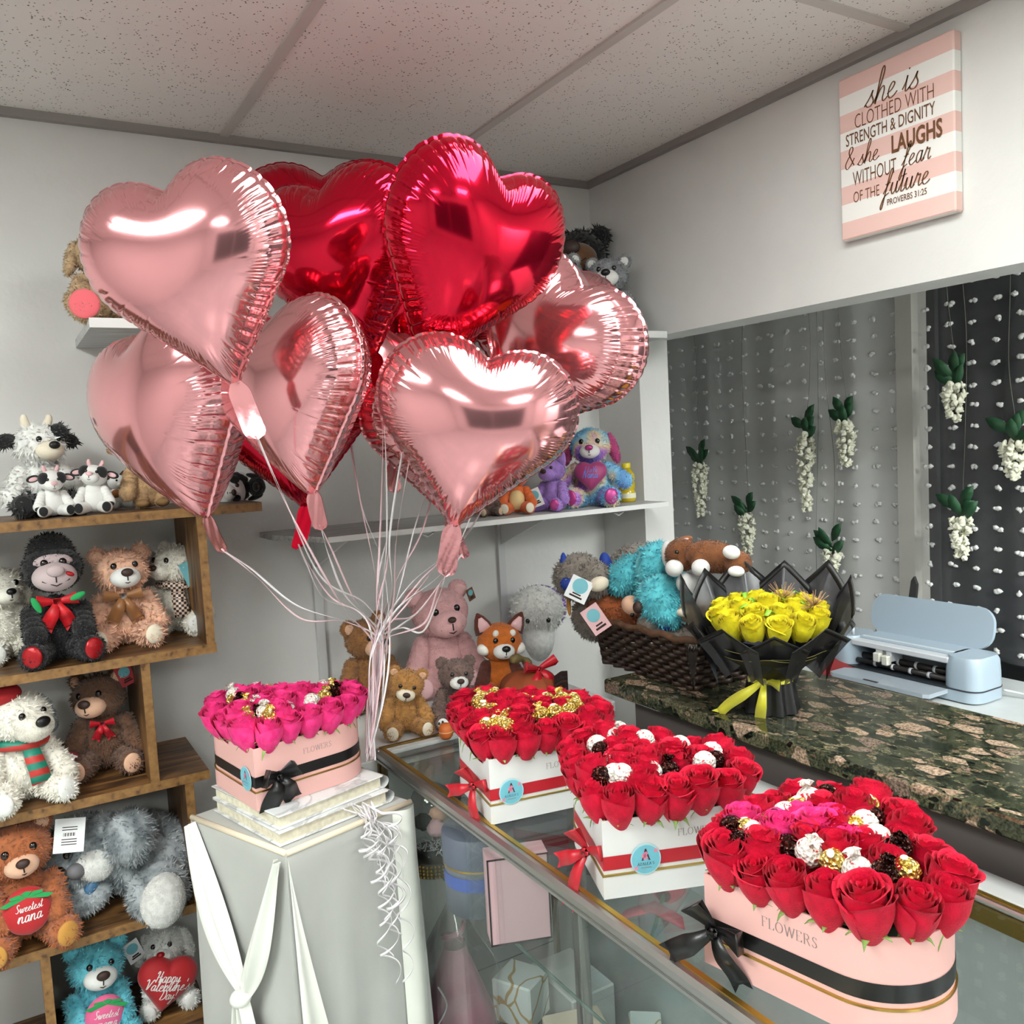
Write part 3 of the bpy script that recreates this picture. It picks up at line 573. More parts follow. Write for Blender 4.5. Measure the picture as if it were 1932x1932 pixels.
# capital letters with serifs
CAP = {'F': (.62, [[(.12, 0), (.12, 1)], [(.02, 0), (.24, 0)], [(.02, 1), (.58, 1), (.6, .82)], [(.12, .52), (.44, .52)]]), 'L': (.62, [[(.12, 0), (.12, 1)], [(.02, 1), (.24, 1)], [(.02, 0), (.56, 0), (.6, .2)]]),
 'O': (.88, [[(.42+.36*math.cos(k*PI/10), .5+.5*math.sin(k*PI/10)) for k in range(21)]]), 'W': (1.05, [[(.02, 1), (.28, 0), (.52, 1), (.76, 0), (1.02, 1)], [(-.06, 1), (.12, 1)], [(.92, 1), (1.1, 1)]]),
 'E': (.64, [[(.12, 0), (.12, 1)], [(.02, 1), (.56, 1), (.58, .84)], [(.12, .52), (.42, .52)], [(.02, 0), (.58, 0), (.6, .18)]]),
 'R': (.74, [[(.12, 0), (.12, 1)], [(.02, 0), (.24, 0)], [(.02, 1), (.42, 1), (.56, .86), (.54, .64), (.4, .52), (.12, .52)], [(.36, .52), (.64, 0), (.74, 0)]]),
 'S': (.6, [[(.5, .84), (.42, .98), (.24, 1), (.1, .86), (.14, .64), (.42, .44), (.5, .22), (.38, .03), (.18, .0), (.05, .2)]]),
 'A': (.8, [[(.08, 0), (.4, 1), (.72, 0)], [(.2, .36), (.6, .36)], [(0, 0), (.18, 0)], [(.62, 0), (.82, 0)]]), 'Z': (.66, [[(.08, .84), (.1, 1), (.58, 1), (.06, 0), (.58, 0), (.62, .18)]]), "'": (.2, [[(.08, 1), (.05, .75)]])}
def caps(s, size, wd=.07, gap=.12, mb=None, off=(0, 0)):
    mb = mb or MB(); x = 0
    for ch in s:
        adv, st = CAP[ch]
        for k in st:
            for (a, b_) in zip(k, k[1:]):
                A = V((a[0]+x, a[1], 0)); B = V((b_[0]+x, b_[1], 0)); t = (B-A).normalized(); nn = V((-t.y, t.x, 0))*wd*(.35+.65*abs(t.y)); A -= t*.01; B += t*.01
                o_ = V((*off, 0)); mb.add([(A+nn*.5)*size+o_, (B+nn*.5)*size+o_, (B-nn*.5)*size+o_, (A-nn*.5)*size+o_], [(0, 1, 2, 3)])
        x += adv+gap
    return mb, x*size
# outline of a heart with straight sides: tip at the origin, axis +Y
def heart_pts(a, n=14):
    q = a/math.sqrt(2); P = [(q*i/n, q*i/n) for i in range(n)]; c = (q/2, 1.5*q)
    P += [(c[0]+a/2*math.cos(-PI/4+PI*i/(2*n)), c[1]+a/2*math.sin(-PI/4+PI*i/(2*n))) for i in range(2*n)]
    L_ = [(-x, y) for x, y in P[1:]][::-1]; return P+[(0, 2*q)]+L_      # counter clockwise from the tip
class Outline:
    def __init__(s, pts):
        s.p = [V((x, y, 0)) for x, y in pts]; s.n = len(pts); s.d = [0]
        for i in range(s.n): s.d.append(s.d[-1]+(s.p[(i+1) % s.n]-s.p[i]).length)
        s.L = s.d[-1]
    def at(s, t):
        t %= s.L; i = max(k for k in range(s.n) if s.d[k] <= t+1e-9); u = (t-s.d[i])/max(1e-9, s.d[i+1]-s.d[i]); a, b_ = s.p[i], s.p[(i+1) % s.n]; e = (b_-a).normalized(); return a.lerp(b_, u), V((e.y, -e.x, 0))
    def off(s, o):
        out = []
        for i in range(s.n):
            e1 = (s.p[i]-s.p[i-1]).normalized(); e2 = (s.p[(i+1) % s.n]-s.p[i]).normalized(); n1 = V((e1.y, -e1.x, 0)); n2 = V((e2.y, -e2.x, 0)); m_ = (n1+n2); c = max(.35, m_.length/2); m_.normalize(); q = s.p[i]+m_*(o/c); out.append((q.x, q.y))
        return out
    def wrap(s, mb, s0, z0, o): 
        out = []
        for x, y, z in mb.v:
            p, n_ = s.at(s0+x); q = p+n_*(o+z); out.append((q.x, q.y, z0+y))
        mb.v = out; return mb
def bow(L_=.04, w_=.022, tl=(.07, .06), ta=(-2.2, -1.1), up=(.5, .35), droop=0, knot=.007, tcurl=.008):
    parts = []
    for sgn, ua in ((-1, up[0]), (1, up[1])):
        ca, sa = math.cos(ua), math.sin(ua); A, B = [], []
        for k in range(19):
            t = k/18; x = L_*math.sin(t*PI)**.75; z = .004+.024*(math.sin(t*PI)**1.0)*(.35 if t < .5 else 1)*(1.0)+(.004 if t > .5 else 0); ww = w_*(.32+.68*math.sin(t*PI)**.8)*.5
            dy = -.004*math.sin(t*PI)
            for lst, s_ in ((A, 1), (B, -1)):
                px, py = x, s_*ww+dy+(0 if t < .5 else .003); lst.append((sgn*(px*ca-py*sa), px*sa+py*ca, z))
        parts.append(('bow_loop', MB().strip(A, B, th=.0008)))
    for l_, a_ in zip(tl, ta):
        A, B = [], []; d = V((math.cos(a_), math.sin(a_), 0)); nn = V((-d.y, d.x, 0))
        for k in range(15):
            t = k/14; c = d*(l_*t)+V((0, -droop*t*t, .006+tcurl*math.sin(t*PI*1.6)+.004*t)); ww = w_*(.4+.6*min(1, t*2.2))*.5; tw = math.sin(t*3)*.25
            e1 = nn*ww+V((0, 0, ww*tw)); A.append(c+e1); B.append(c-e1)
        m_ = MB().strip(A[:-1], B[:-1], th=.0008); e = [A[-2], (A[-2]+B[-2])/2-d*.002, B[-2]]; ext = d*l_*.12
        m_.add([A[-2], A[-2]+ext+V((0, -.0, 0)), e[1], B[-2]+ext, B[-2]], [(0, 1, 2), (2, 3, 4)]); parts.append(('bow_tail', m_))
    parts.append(('bow_knot', MB().box((-knot, -knot, .002), (knot, knot, .018), bev=.004))); return parts
satin_red = mat('red_satin_ribbon', 'B50F22', .4, sheen=.05, coat=.05); satin_blk = mat('black_satin_ribbon', '09090A', .36, coat=.05); gold_t = mat('gold_trim', 'B79A56', .3, 1)
foam_m = mat('dark_leafy_foam', '1E2A1A', .9, bump=.6, bscale=90); sky_m = mat('sky_blue_sticker', '6FBBCB', .3, var=.06, vscale=60); ring_m = mat('pale_sticker_rim', 'A9D4DC', .25); maroon = mat('dark_maroon_ink', '4A1F3C', .5); pinkf = mat('pink_flower_ink', 'E48AA5', .5); engr = mat('grey_embossed_ink', '8C7F7C', .6)
def heart_box(label, where, tip, axis, a, z, body, ribm, pattern, text_s, sticker_s, bow_s, bowkw, H=.118, txtH=.0105, group=None, rs=.051, bmix=.0, candyfn=None, rosefn=None, seed=1, nm='heart_box'):
    random.seed(seed)
    t = thing(nm, label, 'flower box', (tip[0], tip[1], z), axis-PI/2); o = Outline(heart_pts(a)); W = t.matrix_world = T3((tip[0], tip[1], z)) @ R3('Z', axis-PI/2)
    pts = [(p.x, p.y) for p in o.p]; b_out = o.off(-.002); b_in = o.off(-.0045); n = len(pts)
    mb = MB().prism(b_out, 0.03, H, top=False, bot=False); mb.add([(*p, H) for p in b_out]+[(*p, H) for p in b_in]+[(*p, H-.03) for p in b_in], [(i, (i+1) % n, n+(i+1) % n, n+i) for i in range(n)]+[(n+i, n+(i+1) % n, 2*n+(i+1) % n, 2*n+i) for i in range(n)])
    mb.build('box_body', body, t, angle=30)
    MB().prism(pts, 0, .034).build('box_base', body, t, angle=30)
    MB().prism(o.off(.0008), .034, .0368).build('gold_trim', gold_t, t, angle=30)
    MB().prism(b_in, H-.03, H-.022).build('floral_foam', foam_m, t, angle=30)
    MB().prism(o.off(-.0012), .043, .064, top=False, bot=False).build('ribbon_band', ribm, t, angle=30)
    s0, sz = text_s; mbt, wl = caps('FLOWERS', txtH, .09); o.wrap(mbt, s0, .082, -.0014).build('lettering', engr, t, smooth=False)
    if sticker_s is not None:
        r_ = .0235; d = MB(); d.add([(r_*math.cos(k*PI/16), r_*math.sin(k*PI/16), 0) for k in range(32)]+[(r_*math.cos(k*PI/16), r_*math.sin(k*PI/16), .001) for k in range(32)], [tuple(range(32, 64))]+[(k, (k+1) % 32, 32+(k+1) % 32, 32+k) for k in range(32)])
        st = o.wrap(d, sticker_s, .054, .0002).build('sticker', ring_m, t, smooth=False)
        d = MB(); r2 = .0215; d.add([(r2*math.cos(k*PI/16), r2*math.sin(k*PI/16), 0) for k in range(32)], [tuple(range(32))]); o.wrap(d, sticker_s, .054, .0015).build('sticker_face', sky_m, st, smooth=False)
        mA, w1 = caps('A', .017, .12, 0); mA.v = [(x-w1*.5, y-.001, zz) for x, y, zz in mA.v]; o.wrap(mA, sticker_s, .054, .0018).build('sticker_letter', maroon, st, smooth=False)
        fl = MB()
        for fx, fy, fr_ in ((-.003, .006, .003), (.0, .009, .0026), (-.001, .003, .0028), (-.0155, -.012, .0025), (.0155, .012, .0025)):
            for k in range(5): fl.add([(fx+fr_*.7*math.cos(k*1.256)+fr_*.6*math.cos(j*1.047), fy+fr_*.7*math.sin(k*1.256)+fr_*.6*math.sin(j*1.047), 0) for j in range(6)], [tuple(range(6))])
        o.wrap(fl, sticker_s, .054, .0021).build('sticker_flower', pinkf, st, smooth=False)
        mz, w2 = caps("AZALEA'S", .0042, .13, .16); mz.v = [(x-w2*.5, y-.0085, zz) for x, y, zz in mz.v]; o.wrap(mz, sticker_s, .054, .0021).build('sticker_name', maroon, st, smooth=False)
        ml = MB().box((-.008, -.0128, 0), (.008, -.0118, .0001)); o.wrap(ml, sticker_s, .054, .002).build('sticker_line', engr, st, smooth=False)
    if bow_s is not None:
        p, n_ = o.at(bow_s); tc_ = W.to_3x3().inverted() @ V((-tip[0], -tip[1], .3)).normalized(); bn = (n_*(1-bmix)+tc_*bmix).normalized(); M = frame(bn, (0, 0, 1), p+n_*(.002+.012*bmix)+V((0, 0, .056)))
        kn = None; bl = bow(**bowkw)
        be = thing('bow', None, None); be.parent = t; be.matrix_local = M
        for nm2, m_ in bl: m_.build(nm2, ribm, be)
    # flowers
    def ringpts(off, sp, shift=0, curve=None):
        q = Outline(curve or o.off(-off)); k = max(3, int(q.L/sp)); return [(q.at(q.L*(i+shift)/k), i, k) for i in range(k)]
    def put(p, n_, lean, c, zz=None, sz=rs):
        zb = (zz if zz is not None else H-.012); d = V((n_.x*lean+random.uniform(-.08, .08), n_.y*lean+random.uniform(-.08, .08), 1)).normalized(); s_ = sz*random.uniform(.92, 1.1)
        M = W @ T3((p.x, p.y, zb+random.uniform(-.004, .004))) @ frame(d, (0, 1, .01)).to_3x3().to_4x4()
        nmk = {'red': 'red rose', 'hot': 'hot pink rose'}[c]
        rose(c, M, nmk+' packed in '+where, nmk+'s of '+where, s_)
    for (p, n_), i, k in ringpts(.013, rs*.82, .5): put(p, n_, .22, pattern['outer'])
    inn = ringpts(.074, rs*.86, .3)
    for (p, n_), i, k in inn: put(p, n_, .1, pattern['inner'] if not rosefn else rosefn(p), H+.002)
    c = V((0, a*.80, 0))
    for dx, dy in ((0, .0), (-.03, .03), (.032, .028), (0, -.045), (0, .04))[:pattern.get('core', 3)]: put(c+V((dx, dy, 0)), V((0, 0, 0)), 0, pattern['inner'] if not rosefn else rosefn(c), H+.004)
    for (p, n_), i, k in ringpts(.046, .0285, 0):
        kd = pattern['candy'][i % len(pattern['candy'])] if not candyfn else candyfn(i, k, p)
        if kd: candy(kd, W @ V((p.x, p.y, H+.050+random.uniform(-.003, .003))), where, 'chocolates of '+where, .0155 if kd != 'white' else .0175)
    return t
white_b = mat('white_gift_box', 'D9DBD9', .4, var=.015, vscale=10); pink_b = mat('blush_pink_gift_box', 'E2B1AA', .45, var=.015, vscale=10)
rb = dict(L_=.036, w_=.022, tl=(.06, .085), ta=(-2.85, -1.5), up=(1.1, .3))
heart_box('white heart box of red roses with gold chocolates, farthest on the glass case', 'the far white heart box', (.711, 1.336), math.radians(35), .172, .9402, white_b, satin_red, dict(outer='red', inner='red', candy=['gold'], core=4), (.112, 0), .041, -.055, rb, seed=3, bmix=.6)
heart_box('white heart box of red roses with white and brown candies, middle of the glass case', 'the middle white heart box', (.72, 1.013), math.radians(24), .172, .9402, white_b, satin_red, dict(outer='red', inner='red', candy=['white', 'dark', 'white', None, 'white', 'dark', None], core=4), (.118, 0), .066, -.045, dict(rb, ta=(-2.7, -1.9), tl=(.06, .095)), seed=4, bmix=.6)
def hotmix(p): return 'hot' if p.x < .02 and p.y < .15 else 'red'
heart_box('blush pink heart box of red roses with black bow, nearest on the glass case', 'the near pink heart box', (.733, .815), math.radians(-34), .180, .9402, pink_b, satin_blk, dict(outer='red', inner='red', candy=['white', 'dark', 'gold', None, 'dark', 'white', 'gold'], core=4), (.085, 0), None, .024, dict(L_=.040, w_=.027, tl=(.085, .072), ta=(-2.5, -1.05), up=(1.0, .1)), seed=5, bmix=.35, rs=.053, rosefn=hotmix, txtH=.0125)
heart_box('blush pink heart box of hot pink roses on the draped pedestal', 'the pink heart box on the pedestal', (.371, 1.627), math.radians(55), .176, .9555, pink_b, satin_blk, dict(outer='hot', inner='hot', candy=['white', 'gold', 'dark', 'gold', 'white', None], core=4), (.103, 0), -.038, .045, dict(L_=.034, w_=.034, tl=(.062, .055), ta=(-2.0, -1.0), up=(.35, .5), droop=.01), seed=6)
random.seed(11)
# albums under the pedestal box
marble_m, nt, b, N, L = nodes('white_marble_print'); b.inputs['Roughness'].default_value = .25
tc = N('TexCoord'); n1 = N('TexNoise'); n1.inputs['Scale'].default_value = 7; n1.inputs['Detail'].default_value = 8; n1.inputs['Distortion'].default_value = 1.5; L(tc.outputs['Object'], n1.inputs['Vector'])
cr = N('ValToRGB'); ramp(cr, [(.42, 'D6D8D8'), (.49, 'B4B4B4'), (.52, 'D9DADA'), (.6, 'DFE0DF')]); L(n1.outputs['Fac'], cr.inputs[0]); L(cr.outputs[0], b.inputs['Base Color'])
pages_m = mat('album_pages', 'D8D2BC', .7, var=.15, vscale=90)
def album(label, c, rz, zb, th, sx, sy):
    t = thing('photo_album', label, 'album', (c[0], c[1], zb), rz)
    MB().box((-sx, -sy, 0), (sx, sy, .003), bev=.001).box((-sx, -sy, th-.003), (sx, sy, th), bev=.001).build('cover', marble_m, t, smooth=False)
    MB().box((-sx+.006, -sy+.006, .003), (sx-.003, sy-.006, th-.003)).build('pages', pages_m, t, smooth=False)
    P_ = []
    def fn(u, v):
        a_ = PI*(.5+u); return V((sx-.002-math.cos(a_)*th*.62+.0, -sy+2*sy*v, th/2+math.sin(a_)*th*.5))
    mbs = MB().grid(fn, 12, 2); mbs.v = [(p[0], p[1], max(.0002, p[2])) for p in mbs.v]; mbs.build('spine', marble_m, t)
rz0 = math.atan2((PR-PF).y, (PR-PF).x)
cc = (PL+PR)/2
album('lower white marble photo album on the pedestal', (cc.x-.0, cc.y+.005), rz0, ZP+.001, .027, .125, .13)
album('upper white marble photo album directly under the pink rose box', (cc.x-.002, cc.y+.012), rz0+.03, ZP+.0283, .0265, .122, .125)
# ================================================================ FOIL BALLOONS
def heart_curve(n):
    p = np.array(heart_pts(1/1.707, 60)); q = np.r_[p, p[:1]]; d = np.r_[0, np.cumsum(np.hypot(*np.diff(q, axis=0).T))]; t = np.linspace(0, d[-1], n, endpoint=False); x = np.interp(t, d, q[:, 0]); y = np.interp(t, d, q[:, 1])
    k = np.exp(-np.linspace(-2.5, 2.5, 2*(n//36)+1)**2); k /= k.sum(); m = len(k)//2; f = lambda v: np.convolve(np.r_[v[-m:], v, v[:m]], k, 'valid'); x, y = f(x), f(y); w_ = x.max()-x.min(); x, y = x/w_, y/w_; return x, y-(y.max()+y.min())/2
def balloon_mesh(mats, seed):
    r = np.random.default_rng(seed); na, nr = 840, 28; bx, by = heart_curve(1600); cy = .06
    # resample by arc length
    d = np.r_[0, np.cumsum(np.hypot(np.diff(np.r_[bx, bx[0]]), np.diff(np.r_[by, by[0]])))]; Ltot = d[-1]; s = np.linspace(0, Ltot, na, endpoint=False)
    X = np.interp(s, d, np.r_[bx, bx[0]]); Y = np.interp(s, d, np.r_[by, by[0]])
    # membrane over the heart (Poisson), red-black relaxation
    G = 150; xs = np.linspace(-.56, .56, G); h = xs[1]-xs[0]; gx, gy = np.meshgrid(xs, xs); ang = np.arctan2(Y-cy, X); order = np.argsort(ang); rad = np.hypot(X, Y-cy)
    rb_ = np.interp(np.arctan2(gy-cy, gx), ang[order], rad[order], period=2*PI); sd = rb_-np.hypot(gx, gy-cy); mask = sd > 0; ph = np.zeros((G, G)); par = (np.add.outer(np.arange(G), np.arange(G)) % 2).astype(bool)
    for it in range(420):
        for q in (0, 1):
            av = np.zeros((G, G)); av[1:-1, 1:-1] = (ph[:-2, 1:-1]+ph[2:, 1:-1]+ph[1:-1, :-2]+ph[1:-1, 2:]+h*h)/4; k = mask & (par if q else ~par); ph[k] += 1.93*(av[k]-ph[k])
    ph /= ph.max()
    def samp(px, py):
        fx = np.clip((px-xs[0])/h, 0, G-1.001); fy = np.clip((py-xs[0])/h, 0, G-1.001); i = fx.astype(int); j = fy.astype(int); u = fx-i; v = fy-j
        return ph[j, i]*(1-u)*(1-v)+ph[j, i+1]*u*(1-v)+ph[j+1, i]*(1-u)*v+ph[j+1, i+1]*u*v
    t = np.linspace(0, 1, nr); uu = np.sin(t*PI/2)**1.0
    ssl = s/Ltot
    sn = sum(a*np.sin(2*PI*k*ssl+p) for a, k, p in zip((1, .8, .7, .6), (3, 7, 11, 17), r.uniform(0, 6, 4))); patch = np.clip(.25+.6*sn, 0, 1)
    nf = 21; fpos = (np.arange(nf)+r.uniform(-.25, .25, nf))/nf; fw = r.uniform(.0022, .004, nf); fd = r.uniform(.3, 1, nf); dd = np.abs(ssl[None]-fpos[:, None]); dd = np.minimum(dd, 1-dd); folds = (fd[:, None]*np.exp(-(dd/fw[:, None])**2)).sum(0)
    nk = 46; kpos = (np.arange(nk)+r.uniform(-.2, .2, nk))/nk; d2 = np.abs(ssl[None]-kpos[:, None]); d2 = np.minimum(d2, 1-d2); sc = np.exp(-(d2/.0035)**2).sum(0)
    rip = np.sin(2*PI*ssl*150+2*np.sin(2*PI*ssl*5))
    V_ = []; rows = []
    # front rows from centre to rim, seam flange, back rows
    verts = []
    Xc = X*(1-.010*sc); Yc = cy+(Y-cy)*(1-.010*sc)
    def row(u, side):
        px = u*Xc; py = cy+u*(Yc-cy); z = np.clip(samp(px, py), 0, None)**.46*.27
        k = 1-u; z = np.minimum(z, .36*np.sqrt(np.clip(k, 0, None)+1e-6)) if u > .9 else z
        m1 = np.exp(-((u-.88)/.09)**2)*min(1, max(0, (1-u)*14)); m2 = max(0, (u-.62)/.38)**1.2*min(1, max(0, (1-u)*10+.15)); m3 = max(0, (u-.8)/.2)*min(1, (1-u)*10+.1)
        z = z+rip*patch*m1*.0030-folds*m2*.008-sc*m3*.012
        return np.stack([px, py, side*np.maximum(z, .0015)], 1)
    for u in uu[1:]: verts.append(row(u, 1))
    fl = 1.022; verts.append(np.stack([Xc*fl, cy+(Yc-cy)*fl, .0015+.002*np.sin(2*PI*ssl*60)], 1)); verts.append(np.stack([Xc*fl, cy+(Yc-cy)*fl, -.0015+.002*np.sin(2*PI*ssl*60)], 1))
    for u in uu[1:][::-1]: verts.append(row(u, -1))
    nrow = len(verts); A = np.concatenate(verts+[np.array([[0, cy, .27*float(samp(np.array([0.]), np.array([cy]))[0])**.46], [0, cy, -.27*float(samp(np.array([0.]), np.array([cy]))[0])**.46]])])
    i = np.arange(na); ip = (i+1) % na; quads = []
    for j in range(nrow-1): quads.append(np.stack([j*na+i, (j+1)*na+i, (j+1)*na+ip, j*na+ip], 1))
    quads = np.concatenate(quads)[:, ::-1]; ft = nrow*na
    faces = quads.tolist()+[(int(a), int(b_), ft) for a, b_ in zip(ip, i)]+[(int(a), int(b_), ft+1) for a, b_ in zip((nrow-1)*na+i, (nrow-1)*na+ip)]
    out = []
    for m_ in mats:
        me = bpy.data.meshes.new('foil_balloon'); me.from_pydata(A.tolist(), [], faces); me.polygons.foreach_set('use_smooth', [True]*len(me.polygons)); me.materials.append(m_); me.update(); out.append(me)
    return out
def foilm(name, c, rough):
    m = mat(name, c, rough, .92, coat=.15); return m
pinkm = foilm('rose_pink_foil', 'E29CA0', .13); redm = foilm('crimson_foil', 'C80A2E', .12); tailm = mat('pink_foil_tail', 'E79FA3', .2, .9, bump=.25, bscale=25, bdist=.004); tailr = mat('red_foil_tail', 'C80A2C', .2, .9, bump=.25, bscale=25, bdist=.004)
B1 = balloon_mesh((pinkm, redm), 1); B2 = balloon_mesh((pinkm, redm), 5)
sil = mat('white_curling_ribbon', 'E6E2E4', .3, .0, coat=.4); pkr = mat('pale_pink_curling_ribbon', 'E4C4CA', .3, .0, coat=.4)
CR, CU = V(RC[0]), -V(RC[1])
G1 = atd(716, 1215, 1.86); G2 = V((.622, 1.690, .985))
def string(par, P0, seed, w_=.0042, m_=sil):
    r = random.Random(seed); j = lambda s_: V((r.uniform(-s_, s_), r.uniform(-s_, s_), r.uniform(-s_, s_)))
    g1 = G1+j(.018); mid = P0.lerp(g1, .5)+j(.02)+V((0, 0, -.03)); q = P0.lerp(g1, .78)+j(.012)
    pts = spline([P0, P0.lerp(mid, .4)+j(.008), mid, q, g1, g1.lerp(G2, .5)+j(.012), G2+j(.009)], 90); A, B = [], []; ph = r.uniform(0, 6); tw = r.uniform(5, 10)
    for i, p in enumerate(pts):
        t = (pts[min(i+1, 89)]-pts[max(i-1, 0)]).normalized(); a = t.cross(V((.5, .8, .1))).normalized(); c = t.cross(a); an = ph+tw*i/89; e = (a*math.cos(an)+c*math.sin(an))*w_*.5; A.append(p+e); B.append(p-e)
    mb = MB().strip(A, B, th=.0003); inv = par.matrix_world.inverted(); mb.xf(inv); mb.build('ribbon_string', m_, par)
def balloon(px, py, D, wd, yaw, pitch, roll, red, label, seed, tail=(0, 0), tl=.10, squash=1, shift=0):
    o = atd(px, py, D); t = V(-ray(px, py)); n = t; yaw, pitch, roll = map(math.radians, (yaw, pitch, roll))
    n = (Matrix.Rotation(yaw, 3, CU) @ n); ax = CU.cross(n).normalized(); n = Matrix.Rotation(-pitch, 3, ax) @ n
    M = frame(n, CU, o) @ R3('Z', roll) @ Matrix.Diagonal((wd, wd*squash, wd, 1))
    e = thing('heart_balloon', label, 'balloon', o, group=None); e.matrix_world = frame(n, CU, o) @ R3('Z', roll)
    b_ = bpy.data.objects.new('foil_body', (B1, B2)[seed % 2][1 if red else 0]); COL.objects.link(b_); b_.parent = e; b_.matrix_local = Matrix.Diagonal((wd, wd*squash, wd, 1))
    # neck and flat filling tail, in balloon axes (y up)
    y0 = -.445*wd*squash; tx, tz = tail; hw = .018
    def fn(u, v):
        a = (u-.5)*2; k = v; w_ = hw*(.62+.38*min(1, k*3))*(1.0 if k < .85 else math.sqrt(max(.0, 1-((k-.85)/.15)**2))*.999+.001); pinch = .5+.5*min(1, abs(k-.12)*7)
        return V((a*w_*pinch+tx*tl*k*k*.8, y0+.018-tl*k*(1-.15*abs(tz)*k), tz*tl*k*k*.8+.0004*math.cos(a*5+k*9)))
    mb = MB().grid(fn, 13, 22); vs = list(mb.v); nv = len(vs); mb.add([(x, y, z-.0012) for x, y, z in vs], [f[::-1] for f in list(mb.f)]); mb.build('filling_tail', tailr if red else tailm, e)
    W = e.matrix_world; bot = W @ V((tx*tl*.3, y0-.02, tz*tl*.3)); end = W @ fn(.5, .9)
    string(e, end if tl > .05 else bot, seed*7+3, m_=sil if seed % 3 else pkr); string(e, end if tl > .05 else bot, seed*11+70, .0036, pkr if seed % 3 else sil)
    return e
BL = [
 (375, 532, 1.44, .314, -20, -4, 15, 0, 'large pale pink heart balloon at the upper left, nearest of the pinks', .0, (.15, .35), .115, 1.12),
 (336, 794, 1.78, .407, -54, -4, 13, 0, 'pale pink heart balloon at the lower left, turned sideways', 1, (-.2, -.35), .10, 1.03),
 (558, 756, 1.60, .333, -44, 2, 9, 0, 'pale pink heart balloon in the centre left, turned sideways under the large one', 2, (.35, .3), .09, 1.12),
 (891, 823, 1.52, .348, 4, -8, -11, 0, 'pale pink heart balloon at the bottom centre facing the viewer, tail hanging straight', 3, (.05, .1), .115, 1.03),
 (1040, 668, 1.80, .395, -36, 4, -36, 0, 'pale pink heart balloon at the far right of the bunch', 4, (-.2, .1), .10, 1.0),
 (872, 500, 1.56, .335, 24, -8, -15, 1, 'shiny red heart balloon at the top right, front of the bunch', 5, (.1, .2), .03, 1.22),
 (655, 505, 1.86, .40, -30, -6, 8, 1, 'shiny red heart balloon in the middle between the large pink and the front red', 6, (0, .2), .09, 1.0),
 (622, 470, 2.20, .43, -6, 4, 4, 1, 'red heart balloon at the back left, only its top showing', 7, (0, 0), .09, 1.0),
 (548, 810, 2.06, .395, -15, -5, 8, 1, 'red heart balloon low at the back with a hanging red tail', 8, (-.4, 0), .12, 1.0),
 (742, 745, 2.14, .375, 30, 0, 4, 0, 'pale pink heart balloon at the back, its tip showing beside the sideways pink', 9, (.1, 0), .09, 1.0),
 (845, 830, 2.0, .39, 10, 0, 3, 0, 'pale pink heart balloon hidden behind the bottom centre one, its tail showing', 10, (.3, 0), .12, 1.0),
 (1020, 640, 2.22, .40, 5, 0, -10, 0, 'pale pink heart balloon at the back right, only its top edge showing', 11, (0, 0), .08, 1.0),
 (815, 600, 2.2, .39, -40, -5, 5, 1, 'dark red heart balloon in the shade at the heart of the bunch', 12, (0, 0), .08, 1.0),
]
for (px, py, D, wd, ya, pi_, ro, red, label, sd, tail, tl, sq) in BL: balloon(px, py, D, wd, ya, pi_, ro, red, label, int(sd), tail, tl, sq)
# curled ribbon tassel hanging over the pedestal edge
tt = thing('curled_ribbon_tassel', 'bunch of curled white ribbon ends hanging down the draped pedestal', 'ribbon', atz(690, 1500, ZP+.015))
rr = random.Random(5); d1 = (PR-PF).normalized(); dn = V((d1.y, -d1.x, 0)); d1 = V((d1.x, d1.y, 0)); o0 = V(tt.location)
base = PF.lerp(PR, .60); o1 = V((base.x, base.y, ZP))+dn*.035
for k in range(16):
    L_ = (.36, .33, .29, .26, .24, .22, .2, .19, .17, .15, .13, .12, .1, .09, .08, .07)[k]; rad = rr.uniform(.010, .022); turns = L_/rr.uniform(.05, .085); ph = rr.uniform(0, 6.3); lat = rr.uniform(-.025, .03); w_ = .0058; A, B = [], []; n = int(60+L_*200)
    for i in range(n):
        t = i/(n-1); z = ZP+.015-L_*t+.012*math.sin(t*3); a = ph+turns*2*PI*t+1.3*math.sin(t*7+k); R_ = rad*(.6+.6*math.sin(t*5+ph)**2)
        c = V((base.x, base.y, 0))+dn*(.004+min(.036, .01+.3*t*.2))+d1*(.02*t*3*.3+lat*math.sin(min(1, t*2.5)*PI*.5)+.014*math.sin(t*4+ph)); lead = max(0, 1-t*12)
        p = V((c.x, c.y, z))+d1*math.cos(a)*R_+dn*(math.sin(a)*R_*.8+R_*.2)-dn*lead*.03+V((0, 0, lead*.012))
        wdv = (V((0, 0, 1))+d1*.4*math.sin(a)).normalized()*w_*.5; A.append(p+wdv); B.append(p-wdv)
    MB().strip(A, B, th=.0003).xf(T3(-o0)).build('ribbon_curl', sil, tt)
kb = MB().ell(o0*0, (.012, .012, .009)); kb.build('ribbon_knot', sil, tt)
